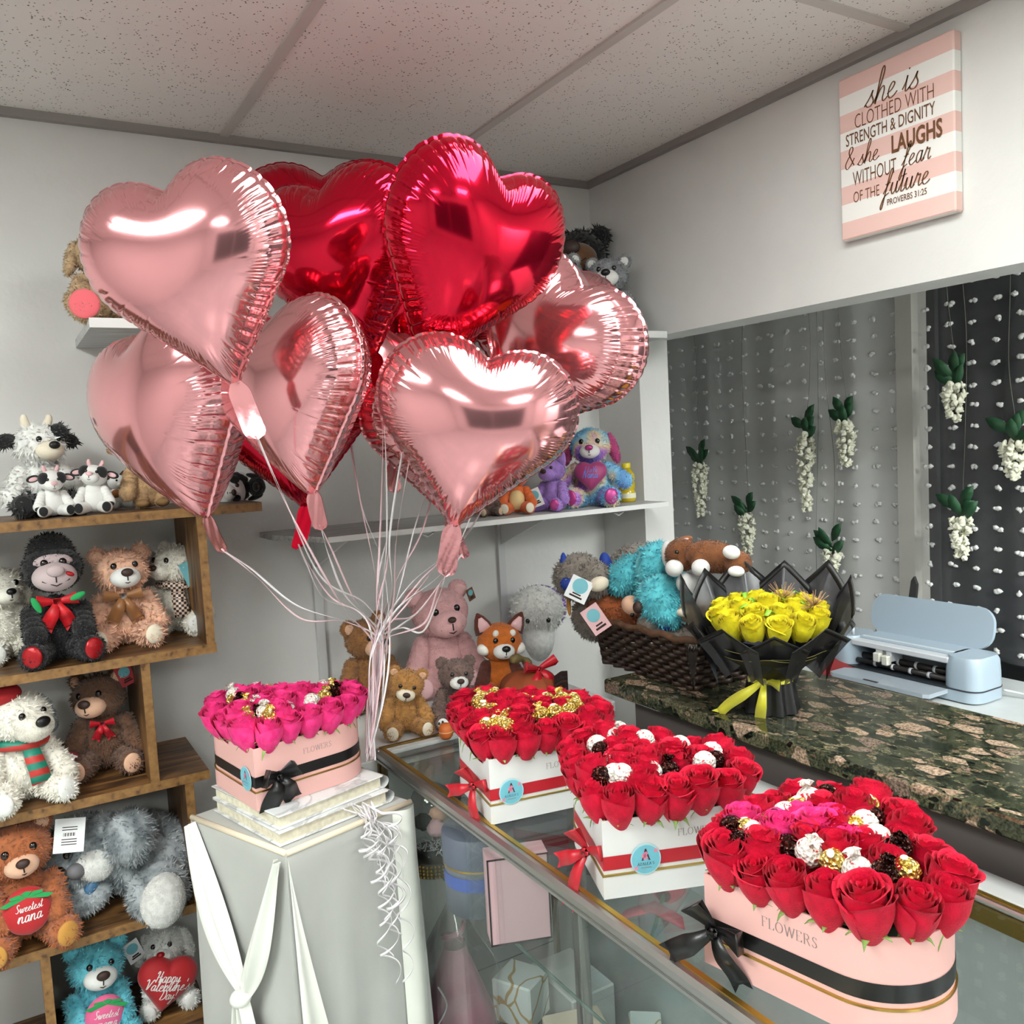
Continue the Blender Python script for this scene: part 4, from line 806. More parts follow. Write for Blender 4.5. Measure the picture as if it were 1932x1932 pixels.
# ================================================================ PLUSH TOYS
def fur_mat(name, c, var=.22, vs=60, c2=None):
    if name in MATS: return MATS[name]
    m, nt, b, N, L = nodes(name); b.inputs['Roughness'].default_value = .85; b.inputs['Sheen Weight'].default_value = .25; b.inputs['Sheen Roughness'].default_value = .6; b.inputs['Specular IOR Level'].default_value = .15
    col = lin(c); tc = N('TexCoord'); n1 = N('TexNoise'); n1.inputs['Scale'].default_value = vs; n1.inputs['Detail'].default_value = 4; L(tc.outputs['Object'], n1.inputs['Vector'])
    cr = N('ValToRGB'); lo = [v*(1-var) for v in col[:3]]; hi = [min(1, v*(1+var*.6)) for v in col[:3]]
    ramp(cr, [(.36, lin(c2)[:3] if c2 else lo), (.62, hi)]); L(n1.outputs['Fac'], cr.inputs[0]); L(cr.outputs[0], b.inputs['Base Color']); return m
eye_m = mat('black_glossy_eye', '0B0908', .08, coat=.5); nose_br = mat('brown_stitched_nose', '3A2620', .55); nose_bk = mat('black_stitched_nose', '0E0D0D', .4); thread = mat('dark_thread', '2A1A16', .8); white_card = mat('white_card', 'E2E4E4', .5); teal_card = mat('teal_printed_card', '6FB4BF', .5)
def add_fur(mb, L_, dens, inside, down=V((0, 0, -1))):
    v = np.array(mb.v); tr = []
    for f in mb.f:
        for k in range(1, len(f)-1): tr.append((f[0], f[k], f[k+1]))
    tr = np.array(tr); a, b_, c = v[tr[:, 0]], v[tr[:, 1]], v[tr[:, 2]]; cr = np.cross(b_-a, c-a); ar = np.linalg.norm(cr, axis=1)/2; n = int(ar.sum()*dens)
    if n < 3: return
    n = min(n, 30000); k = rng.choice(len(tr), n, p=ar/ar.sum()); r1 = np.sqrt(rng.random(n))[:, None]; r2 = rng.random(n)[:, None]; p = a[k]*(1-r1)+b_[k]*r1*(1-r2)+c[k]*r1*r2; nn = cr[k]/np.maximum(1e-12, 2*ar[k][:, None])
    keep = np.ones(n, bool)
    for (ce, Mi) in inside:
        q = (p-ce) @ Mi.T; keep &= (q**2).sum(1) > .93
    p, nn = p[keep], nn[keep]; n = len(p); d = nn*.62+np.array(down)*.38+rng.normal(0, .33, (n, 3)); d /= np.linalg.norm(d, axis=1)[:, None]; sd = np.cross(nn, d); sd /= np.maximum(1e-9, np.linalg.norm(sd, axis=1)[:, None]); w_ = L_*.21*rng.uniform(.7, 1.3, (n, 1)); ln = L_*rng.uniform(.55, 1.2, (n, 1)); p = p-nn*L_*.12
    A = np.concatenate([p-sd*w_, p+sd*w_, p+d*ln]); o = len(mb.v); i = np.arange(n); mb.v += [tuple(x) for x in A.tolist()]; mb.f += list(zip((o+i).tolist(), (o+n+i).tolist(), (o+2*n+i).tolist())); mb.m += [0]*n
def ellset(ells, S=1, fur=0, dens=0, nu=20, nv=14):
    mb = MB(); ins = []
    for (c, r, M) in ells:
        mb.ell(V(c)*S, V(r)*S, M, nu=nu, nv=nv); R_ = np.array(M.to_3x3()) if M is not None else np.eye(3); ins.append((np.array(V(c)*S), np.diag(1/np.array(V(r)*S)) @ R_.T))
    if fur: add_fur(mb, fur, dens, ins)
    return mb
def capsule(a, b_, r0, r1, k=5):
    a, b_ = V(a), V(b_); d = (b_-a); L_ = d.length; out = []
    M = d.to_track_quat('Z', 'Y').to_matrix().to_4x4()
    for i in range(k):
        t = i/(k-1); r = r0+(r1-r0)*t; out.append((a.lerp(b_, t), (r, r, max(r, L_/k)), M))
    return out
def dome(poly_r, w, h, t, n=48, nr=9):
    """puffed flat shape: poly_r(angle)->radius"""
    mb = MB()
    def mk(sg):
        def fn(u, v):
            a = 2*PI*u; r = poly_r(a)*math.sin(v*PI/2); return V((r*math.cos(a)*w, r*math.sin(a)*h, sg*t*math.sqrt(max(0, 1-math.sin(v*PI/2)**2.4))))
        mb.grid(fn, n, nr, wrap=True)
    mk(1); mk(-1); return mb
hx, hy = heart_curve(720); HA = np.arctan2(hy-.03, hx); HO = np.argsort(HA); HR = np.hypot(hx, hy-.03)
def heart_r(a): return float(np.interp(a, HA[HO], HR[HO], period=2*PI))
def round_r(a): return .5
def berry_r(a): return .5*(1+.10*math.sin(a)-.06*math.cos(2*a))
def on_dome(mb, pr, w, h, t, lift):
    out = []
    for x, y, z in mb.v:
        a = math.atan2(y/h, x/w); u = min(.98, math.hypot(x/w, y/h)/pr(a)); out.append((x, y, t*math.sqrt(max(0, 1-u**2.4))+lift+z))
    mb.v = out; return mb
class Toy:
    def __init__(s, name, label, loc, size, yaw=0, group=None, rot=None, cat='plush toy', facecam=True):
        loc = V(loc)+V((0, 0, .012*size)); th = -math.atan2(loc.x, loc.y) if facecam else 0; s.S = size; s.root = thing(name, label, cat, loc, 0, group); M = R3('Z', th+math.radians(yaw)); s.root.matrix_world = T3(loc) @ M @ (rot or Matrix.Identity(4)); s.H = Matrix.Identity(4)
    def part(s, nm, ells, m, fur=0, par=None, head=False, dens=None):
        if head: ells = [(s.H @ V(c), r, (s.H.to_3x3().to_4x4() @ (M or Matrix.Identity(4)))) for c, r, M in ells]
        L_ = fur*s.S; d = dens or (1.15/(max(L_, .002)*max(L_, .002)*.21)) if fur else 0
        return ellset(ells, s.S, L_, d).build(nm, m, par or s.root)
    def mesh(s, nm, mb, m, par=None, head=False, M=None, smooth=True):
        if M is not None: mb.xf(M)
        if head: mb.xf(s.H)
        mb.v = [(x*s.S, y*s.S, z*s.S) for x, y, z in mb.v]; return mb.build(nm, m, par or s.root, smooth=smooth)
def toy(name, label, loc, size, c, yaw=0, head=(0, 0, 0), ears='round', rot=None, fur=.035, extras=(), pads=True, muz=1.0, group=None, arms='down', legs='sit', hz=0, headk=1.0, eyes=True, nose='brown', bodyk=1.0, smile=True, facecam=True, nk=1.0):
    t = Toy(name, label, loc, size, yaw, group, rot, facecam=facecam); A = V((0, -.02, .56+hz))
    t.H = T3(A) @ R3('Z', math.radians(head[0])) @ R3('X', math.radians(-head[1])) @ R3('Y', math.radians(head[2])) @ Matrix.Diagonal((headk, headk, headk, 1)) @ T3(-A)
    F_ = c['fur']; body = t.part('body', [((0, .02, .27), (.235*bodyk, .20*bodyk, .27), None), ((0, 0, .44), (.17, .15, .16), None)], c.get('body', F_), fur)
    hd = t.part('head', [((0, -.04, .74+hz), (.255, .225, .215), None)], c.get('head', F_), fur, head=True)
    E = lambda q: t.H @ V(q)
    if muz:
        mz = t.part('muzzle', [((0, -.235, .675+hz), (.125*muz, .10*muz, .09*muz), None)], c.get('muzzle', F_), fur*.35 if c.get('fuzzymuzzle') else 0, hd, head=True)
        t.part('nose', [((0, -.235-.10*muz, .675+hz+.045*muz), (.05*muz*nk, .035, .036*muz*nk), None)], nose_bk if nose == 'black' else (c.get('nosem') or nose_br), 0, mz, head=True)
        if smile:
            y_ = -.235-.098*muz; z_ = .675+hz
            sm = MB().tube([(0, y_-.006, z_+.02*muz), (0, y_-.004, z_-.025*muz)], .006, 6); sm.tube([(x*muz, y_+.012+abs(x)*.25, z_-.025*muz-.022*muz+abs(x)*.45*muz+.0) for x in (-.075, -.045, -.02, 0, .02, .045, .075)], .006, 6); t.mesh('mouth', sm, thread, mz, head=True)
    if eyes:
        for sx in (-1, 1): t.part('eye', [((sx*.098, -.236, .795+hz), (.031, .024, .033), None)], eye_m, 0, hd, head=True)
    for sx in (-1, 1):
        if ears == 'round':
            e = t.part('ear', [((sx*.205, .0, .905+hz), (.09, .05, .09), R3('Y', sx*.5))], F_, fur*.8, hd, head=True); t.part('inner_ear', [((sx*.207, -.036, .902+hz), (.058, .022, .06), R3('Y', sx*.5))], c.get('inear', c.get('muzzle', F_)), 0, e, head=True)
        elif ears == 'floppy':
            e = t.part('ear', [((sx*.275, -.0, .70+hz), (.06, .10, .20), R3('Y', -sx*.28))], c.get('ear', F_), fur*.7, hd, head=True)
        elif ears == 'point':
            mb = MB().lathe([(.115, 0), (.10, .08), (.06, .17), (.012, .23)], n=18, capb=True, M=Matrix.Diagonal((1, .5, 1, 1))); e = t.mesh('ear', mb, c.get('ear', F_), hd, head=True, M=T3((sx*.17, -.02, .86+hz)) @ R3('Y', sx*.42))
            mb = MB().lathe([(.075, 0), (.06, .07), (.02, .15)], n=14, capb=True, M=Matrix.Diagonal((1, .4, 1, 1))); t.mesh('inner_ear', mb, c.get('inear', F_), e, head=True, M=T3((sx*.175, -.055, .885+hz)) @ R3('Y', sx*.42))
        elif ears == 'side':
            e = t.part('ear', [((sx*.33, .02, .79+hz), (.13, .04, .075), R3('Y', sx*.25))], c.get('ear', F_), fur*.8, hd, head=True); t.part('inner_ear', [((sx*.33, -.015, .785+hz), (.085, .02, .045), R3('Y', sx*.25))], c.get('inear', F_), 0, e, head=True)
        if arms == 'down': cp = capsule((sx*.20, -.03, .45), (sx*.30, -.17, .21), .085, .105)
        elif arms == 'hug': cp = capsule((sx*.21, -.05, .44), (sx*.20, -.26, .28), .085, .10)
        elif arms == 'out': cp = capsule((sx*.20, -.02, .45), (sx*.40, -.12, .30), .085, .10)
        if arms: t.part('arm', cp, c.get('arm', F_), fur)
        if legs == 'sit':
            lg = t.part('leg', capsule((sx*.13, -.04, .12), (sx*.235, -.34, .115), .115, .12), c.get('leg', F_), fur)
            if pads: t.part('foot_pad', [((sx*.25, -.435, .125), (.085, .03, .098), R3('Z', sx*.35))], c.get('pad', c.get('muzzle', F_)), 0, lg)
        elif legs == 'stand':
            lg = t.part('leg', capsule((sx*.12, -.08, .22), (sx*.13, -.12, .09), .085, .09), c.get('leg', F_), fur)
            t.part('foot', [((sx*.13, -.17, .06), (.085, .12, .06), None)], c.get('pad', F_), 0, lg)
    for ex in extras:
        k = ex[0]
        if k == 'bow':
            M = T3((0, -.215, .50+hz*.5)) @ R3('X', PI/2); ws = ex[2] if len(ex) > 2 else 1
            be = thing('bow', None, None); be.parent = t.root
            for nm2, m_ in bow(L_=.15*ws, w_=.10*ws, tl=(.24*ws, .24*ws), ta=(-2.0, -1.15), up=(.15, .15), knot=.03*ws, tcurl=.03): t.mesh(nm2, m_, ex[1], be, M=M)
        elif k == 'scarf':
            t.mesh('scarf', MB().tube([(.19*math.cos(a), -.01+.18*math.sin(a), .525+.015*math.sin(a*2)) for a in [i*PI/12 for i in range(24)]], .05, 10, closed=True), ex[1]); A_ = [(.10, -.19, .53), (.12, -.25, .42), (.15, -.27, .30), (.17, -.28, .20)]; B_ = [(-.02, -.20, .51), (-.02, -.26, .40), (.0, -.285, .28), (.01, -.29, .18)]
            if ex[2] < 0: A_, B_ = [(-x, y, z) for x, y, z in B_], [(-x, y, z) for x, y, z in A_]
            t.mesh('scarf_end', MB().strip(A_, B_, th=.025), ex[1])
        elif k in ('heart', 'berry'):
            _, m_, w_, txt, ink, (cx, cy, cz), tilt = ex; M = T3((cx, cy, cz)) @ R3('Y', tilt) @ R3('X', PI/2-.15); pr = heart_r if k == 'heart' else berry_r; tk = w_*.22
            hp = t.mesh('heart_pillow' if k == 'heart' else 'strawberry_pillow', dome(pr, w_, w_*(1 if k == 'heart' else .95), tk), m_, M=M)
            if k == 'berry':
                lf = MB(); 
                for i in range(5):
                    a = PI/2+(i-2)*.62; lf.add([(.0, w_*.46, 0), (w_*.40*math.cos(a+.28), w_*.46+w_*.24*math.sin(a+.28)-w_*.12, 0), (w_*.55*math.cos(a), w_*.40+w_*.28*math.sin(a)-.08*w_, 0), (w_*.40*math.cos(a-.28), w_*.46+w_*.24*math.sin(a-.28)-w_*.12, 0)], [(0, 1, 2, 3)])
                lf.v = [(x, y-w_*.1, z+tk*.82) for x, y, z in lf.v]; t.mesh('strawberry_leaves', lf, mat('felt_green', '1F9A52', .8), hp, M=M, smooth=False)
            for (s_, sz, ox, oy) in txt:
                mb, L_ = script(s_, sz*w_, .16, .2); mb.v = [(x-L_/2+ox*w_, y+oy*w_, z) for x, y, z in mb.v]; on_dome(mb, pr, w_, w_, tk, .004); t.mesh('lettering', mb, ink, hp, M=M, smooth=False)
        elif k == 'horns':
            for sx in (-1, 1): t.mesh('horn', MB().tube(spline([(sx*.10, -.0, .93+hz), (sx*.13, -.02, 1.01+hz), (sx*.12, -.03, 1.06+hz)], 8), [.045, .045, .043, .04, .036, .032, .026, .015], 10), ex[1], hd, head=True)
        elif k == 'tag':
            _, m_, (x, y, z), rz, sc_ = ex; M = T3((x, y, z)) @ R3('Z', rz) @ R3('X', PI/2) @ R3('Z', .35)
            tg = t.mesh('hang_tag', MB().box((-.07*sc_, -.1*sc_, 0), (.07*sc_, .1*sc_, .006)), m_, M=M, smooth=False); t.mesh('tag_print', MB().lathe([(.0, .008), (.05*sc_, .008)], n=20, c=(0, .03*sc_, 0)), teal_card, tg, M=M); t.mesh('tag_print', MB().box((-.04*sc_, -.07*sc_, .0062), (.04*sc_, -.055*sc_, .0075)).box((-.03*sc_, -.05*sc_, .0062), (.03*sc_, -.035*sc_, .0075)), thread, tg, M=M, smooth=False)
        elif k == 'blob': t.part(ex[1], ex[2], ex[3], ex[4], hd if ex[5] else None, head=ex[5])
    return t
def place(px, ytop, Y, z):
    p = aty(px, ytop, Y); return V((p.x, Y, z)), p.z-z
fm = fur_mat
cream = fm('cream_fur', 'E6E2D6', .12); whitef = fm('white_fur', 'E4E4E0', .12, 80); blackf = fm('black_fur', '121214', .35); peach = fm('peach_fur', 'DDAE92', .2, 45); brownf = fm('chocolate_brown_fur', '6A4A37', .25, 40); rustf = fm('ginger_brown_fur', 'A8623A', .18, 40); greyf = fm('silver_grey_fur', 'A3A9AC', .35, 22, '6B7377'); tealf = fm('turquoise_fur', '6FC6D3', .2, 40, '4AA3B4'); tanf = fm('tan_curly_fur', 'BE9C72', .25, 70); pinkfur = fm('soft_pink_fur', 'DDAEAE', .08, 60); taupef = fm('taupe_brown_fur', '6F5951', .25, 45); honeyf = fm('honey_brown_fur', 'A9793F', .22, 60); greyk = fm('stone_grey_fur', '847C73', .2, 60); orangef = fm('orange_fur', 'CC6F22', .15, 60); lilacf = fm('lilac_fur', 'A883CC', .2, 50); beigef = fm('beige_fur', 'C9B193', .15, 50); calico = fm('caramel_fur', '9A6231', .2, 50)
creamv = mat('cream_velour', 'E2D8C2', .8, sheen=.2, bump=.15, bscale=400); whitev = mat('white_velour', 'E3E3DF', .8, sheen=.2, bump=.1, bscale=400); peachv = mat('peach_velour', 'DDB093', .8, sheen=.2, bump=.1, bscale=400); goldv = mat('mustard_velour', 'C08B3C', .8, sheen=.2, bump=.1, bscale=300); pinkv = mat('pink_velour', 'E2B6B8', .8, sheen=.2); redshin = mat('shiny_red_fabric', 'A50F18', .3, .3, bump=.3, bscale=200); hotv = mat('coral_pink_velour', 'E5666F', .8, sheen=.2, bump=.4, bscale=60); blackv = mat('black_velour', '131315', .9, sheen=.3)
Y1 = 2.285; Z1, Z2, Z3, Z4, Z5 = 1.509, 1.183, .883, .570, .258
# --- bookcase, top shelf
l, s = place(68, 790, Y1, Z1)
t = toy('plush_cow', 'big shaggy white and black plush cow at the left end of the bookcase top', l, s*.97, dict(fur=whitef, muzzle=creamv, ear=blackf, inear=blackf, body=whitef, leg=blackv, arm=whitef, pad=blackv), yaw=8, head=(18, 0, 0), ears='side', fur=.075, muz=1.15, nose='black', smile=False, extras=[('horns', creamv), ('blob', 'eye_patch', [((.14, -.17, .86), (.10, .09, .10), None)], blackf, .06, True), ('blob', 'trousers', [((0, .0, .14), (.26, .23, .15), None)], mat('black_corduroy', '1A1B1E', .85, bump=.6, bscale=150), 0, False)])
def cow(px, yt, lab, yaw, hd):
    l, s = place(px, yt, 2.20, Z1); return toy('plush_cow', lab, l, s*1.0, dict(fur=whitev, muzzle=whitev, ear=blackv, inear=pinkv, pad=blackv, leg=whitev, nosem=pinkv), yaw=yaw, head=hd, ears='side', fur=0, muz=1.3, nose='x', extras=[('horns', pinkv), ('blob', 'eye_patch', [((.15, -.12, .80), (.12, .12, .13), None)], blackv, 0, True), ('blob', 'eye_patch', [((-.15, -.12, .80), (.12, .12, .13), None)], blackv, 0, True), ('blob', 'hoof', [((.30, -.19, .19), (.09, .09, .08), None)], blackv, 0, False), ('blob', 'hoof', [((-.30, -.19, .19), (.09, .09, .08), None)], blackv, 0, False)], eyes=True)
cow(94, 884, 'small black and white plush cow sitting in front of the shaggy cow', 8, (0, -8, 0)); cow(172, 874, 'small black and white plush cow with pink horns, right of its twin', -6, (-8, 10, 8))
l, s = place(218, 893, 2.33, Z1); toy('plush_cat', 'white plush cat with brown and black patches behind the small cows', l, s, dict(fur=whitev, muzzle=whitev, ear=blackv, inear=calico, pad=whitev), yaw=25, ears='point', fur=0, muz=.8, extras=[('blob', 'side_patch', [((-.1, -.14, .42), (.13, .08, .12), None)], calico, 0, False)])
l, s = place(268, 815, 2.26, Z1); toy('plush_lamb', 'tan curly plush lamb with long ears on the bookcase top', l, s, dict(fur=tanf, muzzle=tanf, ear=fm('fawn_velour', 'B08A66', .1), pad=mat('hoof_tan', '8A6A43', .8), leg=tanf), yaw=18, ears='side', fur=.02, legs='stand', muz=1.0, nose='black')
l, s = place(352, 925, 2.3, Z1); toy('plush_panda', 'black and white plush lying on the bookcase top behind the balloon', l+V((.03, 0, .02)), .17, dict(fur=whitev, arm=blackv, leg=blackv, ear=blackv, pad=blackv, muzzle=whitev), ears='round', fur=0, rot=R3('Y', PI/2) @ T3((.0, 0, -.05)), facecam=False)
l, s = place(466, 920, 2.3, Z1); toy('plush_dog', 'black plush dog lying at the right end of the bookcase top', l+V((.0, 0, .03)), .10, dict(fur=blackf, muzzle=blackf, pad=blackf), ears='floppy', fur=.03, rot=R3('Y', PI/2) @ T3((.0, 0, -.05)), facecam=False)
# --- second shelf
l, s = place(-14, 1065, 2.33, Z2); toy('plush_dog', 'white plush dog cut by the left photo edge beside the gorilla', l, s, dict(fur=cream, muzzle=cream, pad=whitev), yaw=25, ears='floppy', fur=.05, nose='black')
l, s = place(92, 1012, 2.22, Z2)
toy('plush_gorilla', 'black plush gorilla with grey face and red shiny feet', l, s*.86, dict(fur=blackf, muzzle=mat('mauve_grey_velour', 'B9A7A8', .8, sheen=.2), inear=mat('mauve_grey_velour', 'B9A7A8'), pad=redshin, nosem=mat('mauve_grey_velour', 'B9A7A8')), yaw=4, ears=None, fur=.035, muz=1.5, nose='x', hz=.12, eyes=False, arms='hug', bodyk=.9, extras=[('blob', 'eye', [((-.075, -.245, .925), (.034, .026, .037), None)], eye_m, 0, True), ('blob', 'eye', [((.075, -.245, .925), (.034, .026, .037), None)], eye_m, 0, True), ('bow', mat('red_heart_print', 'C0141E', .5, var=.3, vscale=60), 1.15), ('blob', 'brow', [((0, -.19, .92), (.165, .062, .085), None)], MATS['mauve_grey_velour'], 0, True), ('blob', 'crest', [((0, .02, .99), (.2, .19, .19), None)], blackf, .04, True), ('blob', 'kiss_mark', [((.115, -.352, .82), (.04, .02, .02), R3('Y', .4))], redshin, 0, True), ('blob', 'leaf', [((.17, -.28, .60), (.07, .02, .03), R3('Y', -.4))], mat('felt_green', '1F9A52', .8), 0, False), ('blob', 'leaf', [((-.17, -.28, .56), (.03, .02, .08), R3('Y', -.4))], MATS['felt_green'], 0, False)])
l, s = place(224, 1030, 2.29, Z2); toy('teddy_bear', 'peach plush bear with a brown satin bow on the second shelf', l, s, dict(fur=peach, muzzle=whitev, pad=creamv, inear=peach), yaw=0, head=(10, 4, 0), fur=.055, muz=1.15, extras=[('bow', mat('bronze_satin', '8A5A2E', .35, sheen=.3), 1.2)])
plaid, nt, b, N, L = nodes('gingham_cloth'); tc = N('TexCoord'); ck = N('TexChecker'); ck.inputs['Scale'].default_value = 160; ck.inputs[1].default_value = lin('2A1C1A'); ck.inputs[2].default_value = lin('D9C2B0'); L(tc.outputs['Object'], ck.inputs[0]); L(ck.outputs[0], b.inputs['Base Color'])
l, s = place(328, 1022, 2.35, Z2); toy('teddy_bear', 'white shaggy plush bear with a gingham scarf in the shelf corner', l, s, dict(fur=cream, muzzle=cream, fuzzymuzzle=1, pad=whitef), yaw=-12, head=(-38, 4, 0), fur=.05, nose='brown', smile=False, extras=[('scarf', plaid, 1), ('tag', teal_card, (.20, -.22, .66), .4, 1.3)])
# --- third shelf
stripe, nt, b, N, L = nodes('striped_knit'); tc = N('TexCoord'); wv = N('TexWave'); wv.bands_direction = 'Z'; wv.inputs['Scale'].default_value = 11; wv.inputs['Distortion'].default_value = .5; L(tc.outputs['Object'], wv.inputs[0]); cr = N('ValToRGB'); cr.color_ramp.interpolation = 'CONSTANT'; ramp(cr, [(0, '1F7F6A'), (.5, 'B8352F')]); L(wv.outputs['Fac'], cr.inputs[0]); L(cr.outputs[0], b.inputs['Base Color'])
l, s = place(28, 1305, 2.21, Z3); toy('plush_dog', 'white plush dog with a striped green and red scarf', l, s*1.02, dict(fur=cream, muzzle=cream, fuzzymuzzle=1, ear=greyf, pad=whitev), yaw=10, head=(22, 0, 0), ears='floppy', fur=.045, muz=1.35, nose='black', smile=False, extras=[('scarf', stripe, 1), ('blob', 'hat', [((-.1, .02, .97), (.16, .15, .10), None)], mat('red_felt_hat', 'A3151C', .8), 0, True)])
l, s = place(187, 1265, 2.31, Z3); toy('teddy_bear', 'dark brown plush bear with small red bow on the third shelf', l, s, dict(fur=brownf, muzzle=peachv, pad=peachv, inear=peachv), yaw=-4, head=(-22, 2, -6), fur=.045, muz=1.2, extras=[('bow', satin_red, .75), ('tag', mat('red_printed_card', 'A8242C', .5), (.24, -.1, .93), .2, 1.1)])
bx = thing('candy_gift_box', 'slim dark red candy box leaning between the white dog and brown bear', 'box', aty(107, 1420, 2.22)); MB().box((-.045, -.006, -.011), (.045, .006, .011), bev=.002).build('carton', mat('dark_red_carton', '7A1320', .4), bx, smooth=False); MB().box((-.044, -.0065, .004), (.044, -.0058, .008)).box((-.044, -.0065, -.009), (.044, -.0058, -.0075)).build('carton_print', white_card, bx, smooth=False); bx.rotation_euler = (0, .55, 0)
# --- fourth shelf
l, s = place(28, 1545, 2.20, Z4); toy('teddy_bear', 'ginger brown plush bear holding a red strawberry pillow', l, s, dict(fur=rustf, muzzle=peachv, pad=goldv, inear=peachv), yaw=4, head=(2, 3, -4), fur=.04, arms='hug', extras=[('berry', mat('red_plush', 'B5151D', .7, sheen=.3), .36, [('Sweetest', .085, .02, .10), ('nana', .13, .02, -.12)], whitev, (0, -.30, .33), 0)])
GREY_BEAR = True
# --- bottom shelf
l, s = place(172, 1772, 2.25, Z5); toy('teddy_bear', 'turquoise plush bear holding a pink strawberry pillow', l, s*.99, dict(fur=tealf, muzzle=whitev, pad=tealf, inear=tealf), yaw=6, head=(4, 6, 6), fur=.05, arms='hug', muz=1.25, extras=[('berry', mat('pink_plush', 'E0608F', .7, sheen=.3), .38, [('Sweetest', .095, .0, .06), ('mama', .11, .03, -.16)], whitev, (.02, -.30, .33), .2)])
l, s = place(306, 1745, 2.30, Z5); toy('plush_dog', 'white plush dog holding a red heart pillow with white writing', l, s, dict(fur=whitef, muzzle=whitef, fuzzymuzzle=1, pad=whitev, nosem=redshin, ear=whitef), yaw=2, head=(-12, 8, 0), ears='floppy', fur=.045, nose='x', smile=False, arms='hug', extras=[('heart', mat('red_plush', 'B5151D', .7, sheen=.3), .72, [('Happy', .09, -.02, .06), ("Valentine's", .095, .0, -.08), ('Day!', .085, .04, -.22)], whitev, (-.02, -.34, .42), .3), ('tag', white_card, (-.36, -.1, .80), .2, 1.4)])
# --- upper wall shelf
l, s = place(186, 468, 2.2, 1.931); toy('plush_bunny', 'tan plush bunny with a coral foot on the upper wall shelf', l, s*1.2, dict(fur=fm('sand_fur', 'B89C78', .2, 50), muzzle=creamv, pad=hotv), yaw=10, ears='floppy', fur=.05, head=(0, 10, 0), extras=[('blob', 'sole', [((-.26, -.455, .15), (.15, .035, .15), R3('Z', -.35))], hotv, 0, False), ('blob', 'big_foot', [((-.25, -.40, .15), (.17, .07, .17), R3('Z', -.35))], fm('sand_fur', 'B89C78'), .05, False)])
l, s = place(1088, 432, 2.35, 1.931); toy('plush_gorilla', 'black shaggy plush with brown face at the right of the upper shelf', l, s, dict(fur=blackf, muzzle=fm('cocoa_velour', '6B4A30', .1), inear=blackf, pad=blackf), ears='round', fur=.06, muz=1.6, yaw=-8)
huskyf = fm('husky_grey_fur', '8E9194', .25, 50)
l, s = place(1146, 468, 2.17, 1.931); toy('plush_husky', 'grey and white plush husky at the right end of the upper shelf', l, s*.9, dict(fur=huskyf, muzzle=whitev, inear=whitev, pad=whitev), ears='round', fur=.04, muz=1.2, nose='black', yaw=-6)
l, s = place(1052, 450, 2.19, 1.931); toy('plush_husky', 'grey plush husky beside the front red balloon on the upper shelf', l, s*.85, dict(fur=huskyf, muzzle=whitev, inear=whitev, pad=whitev), ears='round', fur=.04, muz=1.2, nose='black', yaw=25)
# --- lower wall shelf
ZL = 1.4098
l, s = place(918, 918, 2.22, ZL); toy('teddy_bear', 'small fuzzy brown plush peeking below the pink balloon tail', l, s*1.25, dict(fur=taupef, muzzle=taupef, pad=beigef), fur=.05, yaw=15)
l, s = place(972, 885, 2.2, ZL); toy('plush_animal', 'orange plush animal with cream belly and soles on the lower shelf', l, s*1.12, dict(fur=mat('orange_velour', 'D2642C', .8, sheen=.2), pad=creamv, muzzle=mat('orange_velour', 'D2642C')), fur=0, ears='point', extras=[('blob', 'belly', [((0, -.12, .27), (.16, .10, .2), None)], mat('buff_velour', 'DCC089', .8), 0, False)])
l, s = place(1042, 862, 2.19, ZL); toy('plush_animal', 'purple plush animal with a hanging tag on the lower shelf', l, s, dict(fur=lilacf, muzzle=lilacf, pad=mat('magenta_shiny', 'B03A80', .35, .3), fuzzymuzzle=1), ears='point', fur=.025, yaw=-30, muz=1.3, nose='x', smile=False, extras=[('tag', white_card, (-.12, -.48, .26), .3, 1.7), ('blob', 'mane', [((0, .12, .80), (.10, .14, .22), None)], fm('violet_mane', '6A3F9C', .2), .06, True)])
rain, nt, b, N, L = nodes('rainbow_fur'); b.inputs['Roughness'].default_value = .85; tc = N('TexCoord'); n1 = N('TexNoise'); n1.inputs['Scale'].default_value = 9; n1.inputs['Detail'].default_value = 1; L(tc.outputs['Object'], n1.inputs['Vector']); cr = N('ValToRGB'); ramp(cr, [(.30, '8A7AD0'), (.42, 'C08AD0'), (.48, 'E2CDA8'), (.55, '8CC4DE'), (.64, '6FA6DA'), (.74, 'D58AC6')]); L(n1.outputs['Fac'], cr.inputs[0]); L(cr.outputs[0], b.inputs['Base Color'])
l, s = place(1113, 806, 2.2, ZL); mag = mat('magenta_shiny', 'B03A80', .35, .3)
toy('plush_dog', 'rainbow pastel plush dog holding a magenta heart', l, s*1.02, dict(fur=rain, muzzle=whitev, ear=fm('raspberry_fur', 'B23E78', .15), pad=mag, nosem=mag), ears='floppy', fur=.035, yaw=-4, nose='x', arms='out', extras=[('heart', mat('magenta_heart_fabric', '9A2E66', .5, sheen=.3), .40, [('I LoVe', .085, .02, .08), ('Nana', .12, .0, -.10)], mat('yellow_blue_thread', '5F7FD0', .6), (.0, -.26, .38), 0)])
bt = thing('bubble_bottle', 'yellow translucent bubble bottle beside the rainbow dog', 'bottle', V((aty(1184, 945, 2.22).x, 2.22, ZL)))
yb, nt, b, N, L = nodes('yellow_translucent_plastic'); b.inputs['Base Color'].default_value = lin('E3C81C'); b.inputs['Roughness'].default_value = .15; b.inputs['Transmission Weight'].default_value = .35; b.inputs['Coat Weight'].default_value = .4
